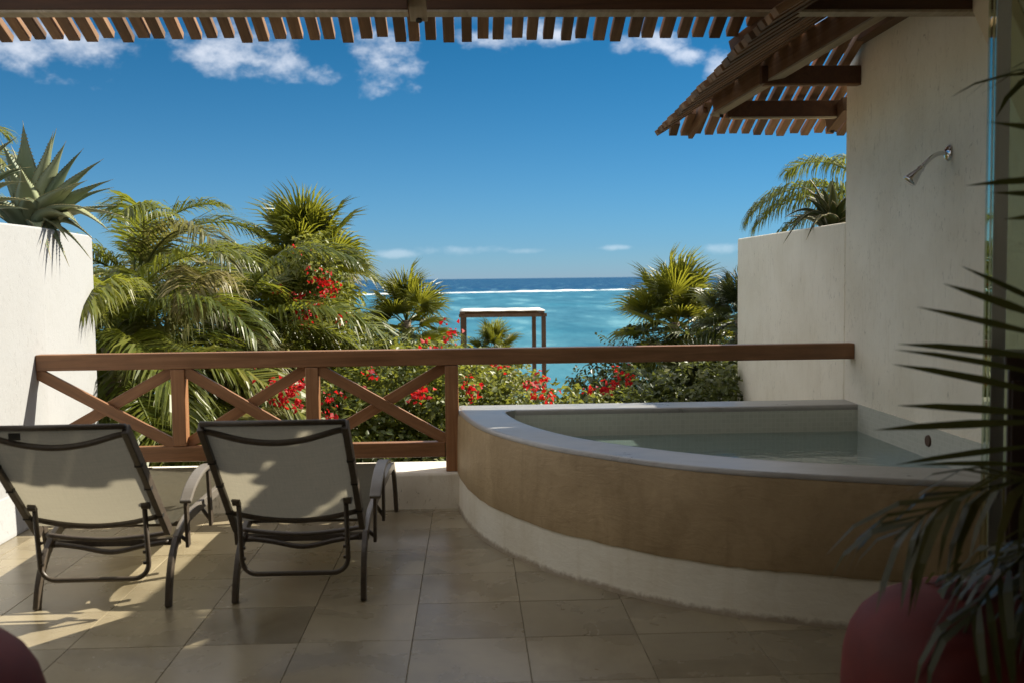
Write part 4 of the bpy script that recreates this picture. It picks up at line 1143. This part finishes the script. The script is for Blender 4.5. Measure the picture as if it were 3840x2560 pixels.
agave('small dark spiky plant on top of the right stucco wall', (2.80, 7.65, 1.82),
      [(-.42, -.1, -.06, .28, .05), (-.30, -.25, -.04, .20, .045), (-.20, -.05, .30, .10, .05), (-.34, .1, .14, .20, .05), (-.10, -.2, .36, .08, .05), (-.26, -.3, .06, .16, .045), (-.15, .1, .40, .04, .05), (-.38, .0, .04, .22, .045)], 9, 16, L_=.42, w_=.05, azr=(90, 300), mat='fan_dark', name='bromeliad', elr=(5, 75))

# ------------------------------------------------------------------ potted palm in the room
pp = thing('potted_palm', 'dark indoor palm with long thin leaves reaching in from the right edge', 'potted palm', (1.90, 2.22, 0))
MB().lathe([(.12, 0), (.14, .02), (.17, .26), (.185, .32), (.185, .345), (.165, .345), (.155, .30)], 28).build('pot', 'pot', pp, smooth=True)
MB().lathe([(.155, .28), (.155, .305), (.05, .315)], 20).build('soil', 'soil', pp)
def ifrond(L_, e, dr, pairs, ll, hang, vee, seed, angs=(62, 34), start=.16, width=.021):
    me = frond_mesh('frond', L_, R(e), R(dr), pairs, ll, width, seed, hang=hang, start=start, vee=vee, wind=.1, angs=angs)
    me.materials.append(M['inner_palm']); return me
stems = [(-.49, .27, .93), (-.26, .12, .93), (-.35, .24, 1.56), (-.10, -.05, .78), (.10, .10, 1.30), (-.02, .2, 1.7)]
for i, (bx_, by_, h_) in enumerate(stems):
    MB().tube(spline([(bx_*.12, by_*.12, .30), (bx_*.45, by_*.45, .30+(h_-.3)*.55), (bx_, by_, h_)], 5), [.016-.0006*q for q in range(11)], 8).build('stem', 'inner_palm', pp, smooth=True)
for (st_i, dz_, az, tilt, sc_, prm_) in (
        (0, 0, 262, 0, 1.0, (.56, 86, 22, 10, .37, .03, .04, 71, (104, 42))), (1, 0, 183, 0, 1.0, (.70, 22, 66, 18, .36, .60, .05, 72)),
        (1, -.05, 196, .2, 1.0, (.66, 8, 60, 14, .36, .9, .0, 73)), (2, 0, 258, 0, 1.0, (.44, 84, 26, 6, .28, .03, .04, 74, (104, 42))),
        (3, 0, 176, 0, 1.0, (.62, 30, 80, 15, .34, .7, .05, 75)), (3, -.05, 205, .1, 1.0, (.60, 20, 80, 12, .32, .9, .0, 76)),
        (4, 0, 40, 0, 1.0, (.7, 60, 80, 12, .34, .3, .05, 77)), (4, 0, 300, 0, 1.0, (.7, 55, 80, 12, .34, .3, .05, 78)),
        (5, 0, 120, 0, 1.0, (.7, 65, 80, 12, .34, .3, .05, 79)), (1, -.1, 160, 0, 1.0, (.5, 5, 50, 12, .34, .9, .0, 80))):
    o = link('frond', ifrond(*prm_), None, pp); q_ = stems[st_i]; o.location = (q_[0], q_[1], q_[2]+dz_); o.rotation_euler = (tilt, 0, R(az)); o.scale = (sc_,)*3

# ------------------------------------------------------------------ canopy frame by the beach
cn = thing('canopy_frame', 'weathered wooden canopy frame with a white cloth top before the sea', 'canopy', (.70, 22.9, GZ))
zt = .66-GZ
for (x, y) in ((-.87, -.9), (.90, -.9), (-.84, .9), (.80, .9)):
    MB().box(x-.048, x+.048, y-.048, y+.048, 0, zt).build('post', 'wood_post', cn, bevel=.006)
for y in (-.9, .9): MB().box(-.95, .97, y-.05, y+.05, zt+.001, zt+.075).build('beam', 'wood_post', cn, bevel=.006)
for x in (-.87, .87): MB().box(x-.045, x+.045, -.99, .99, zt+.076, zt+.12).build('beam', 'wood_post', cn, bevel=.006)
m2 = MB(); nx_, ny_ = 14, 10
for i in range(ny_+1):
    for j in range(nx_+1):
        x = -.93+1.86*j/nx_; y = -.97+1.94*i/ny_
        m2.v.append((x, y, zt+.142-.020*math.sin(math.pi*j/nx_)*math.sin(math.pi*i/ny_)+.004*math.sin(j*1.7+i)))
for i in range(ny_):
    for j in range(nx_):
        a = i*(nx_+1)+j; m2.f.append((a, a+1, a+nx_+2, a+nx_+1))
co_ = m2.build('cloth', 'canvas', cn, smooth=True); sl = co_.modifiers.new('thick', 'SOLIDIFY'); sl.thickness = .014
MB().box(-.95, .95, -1, 1, zt-1.62, zt-1.50).build('platform', 'wood_post', cn)
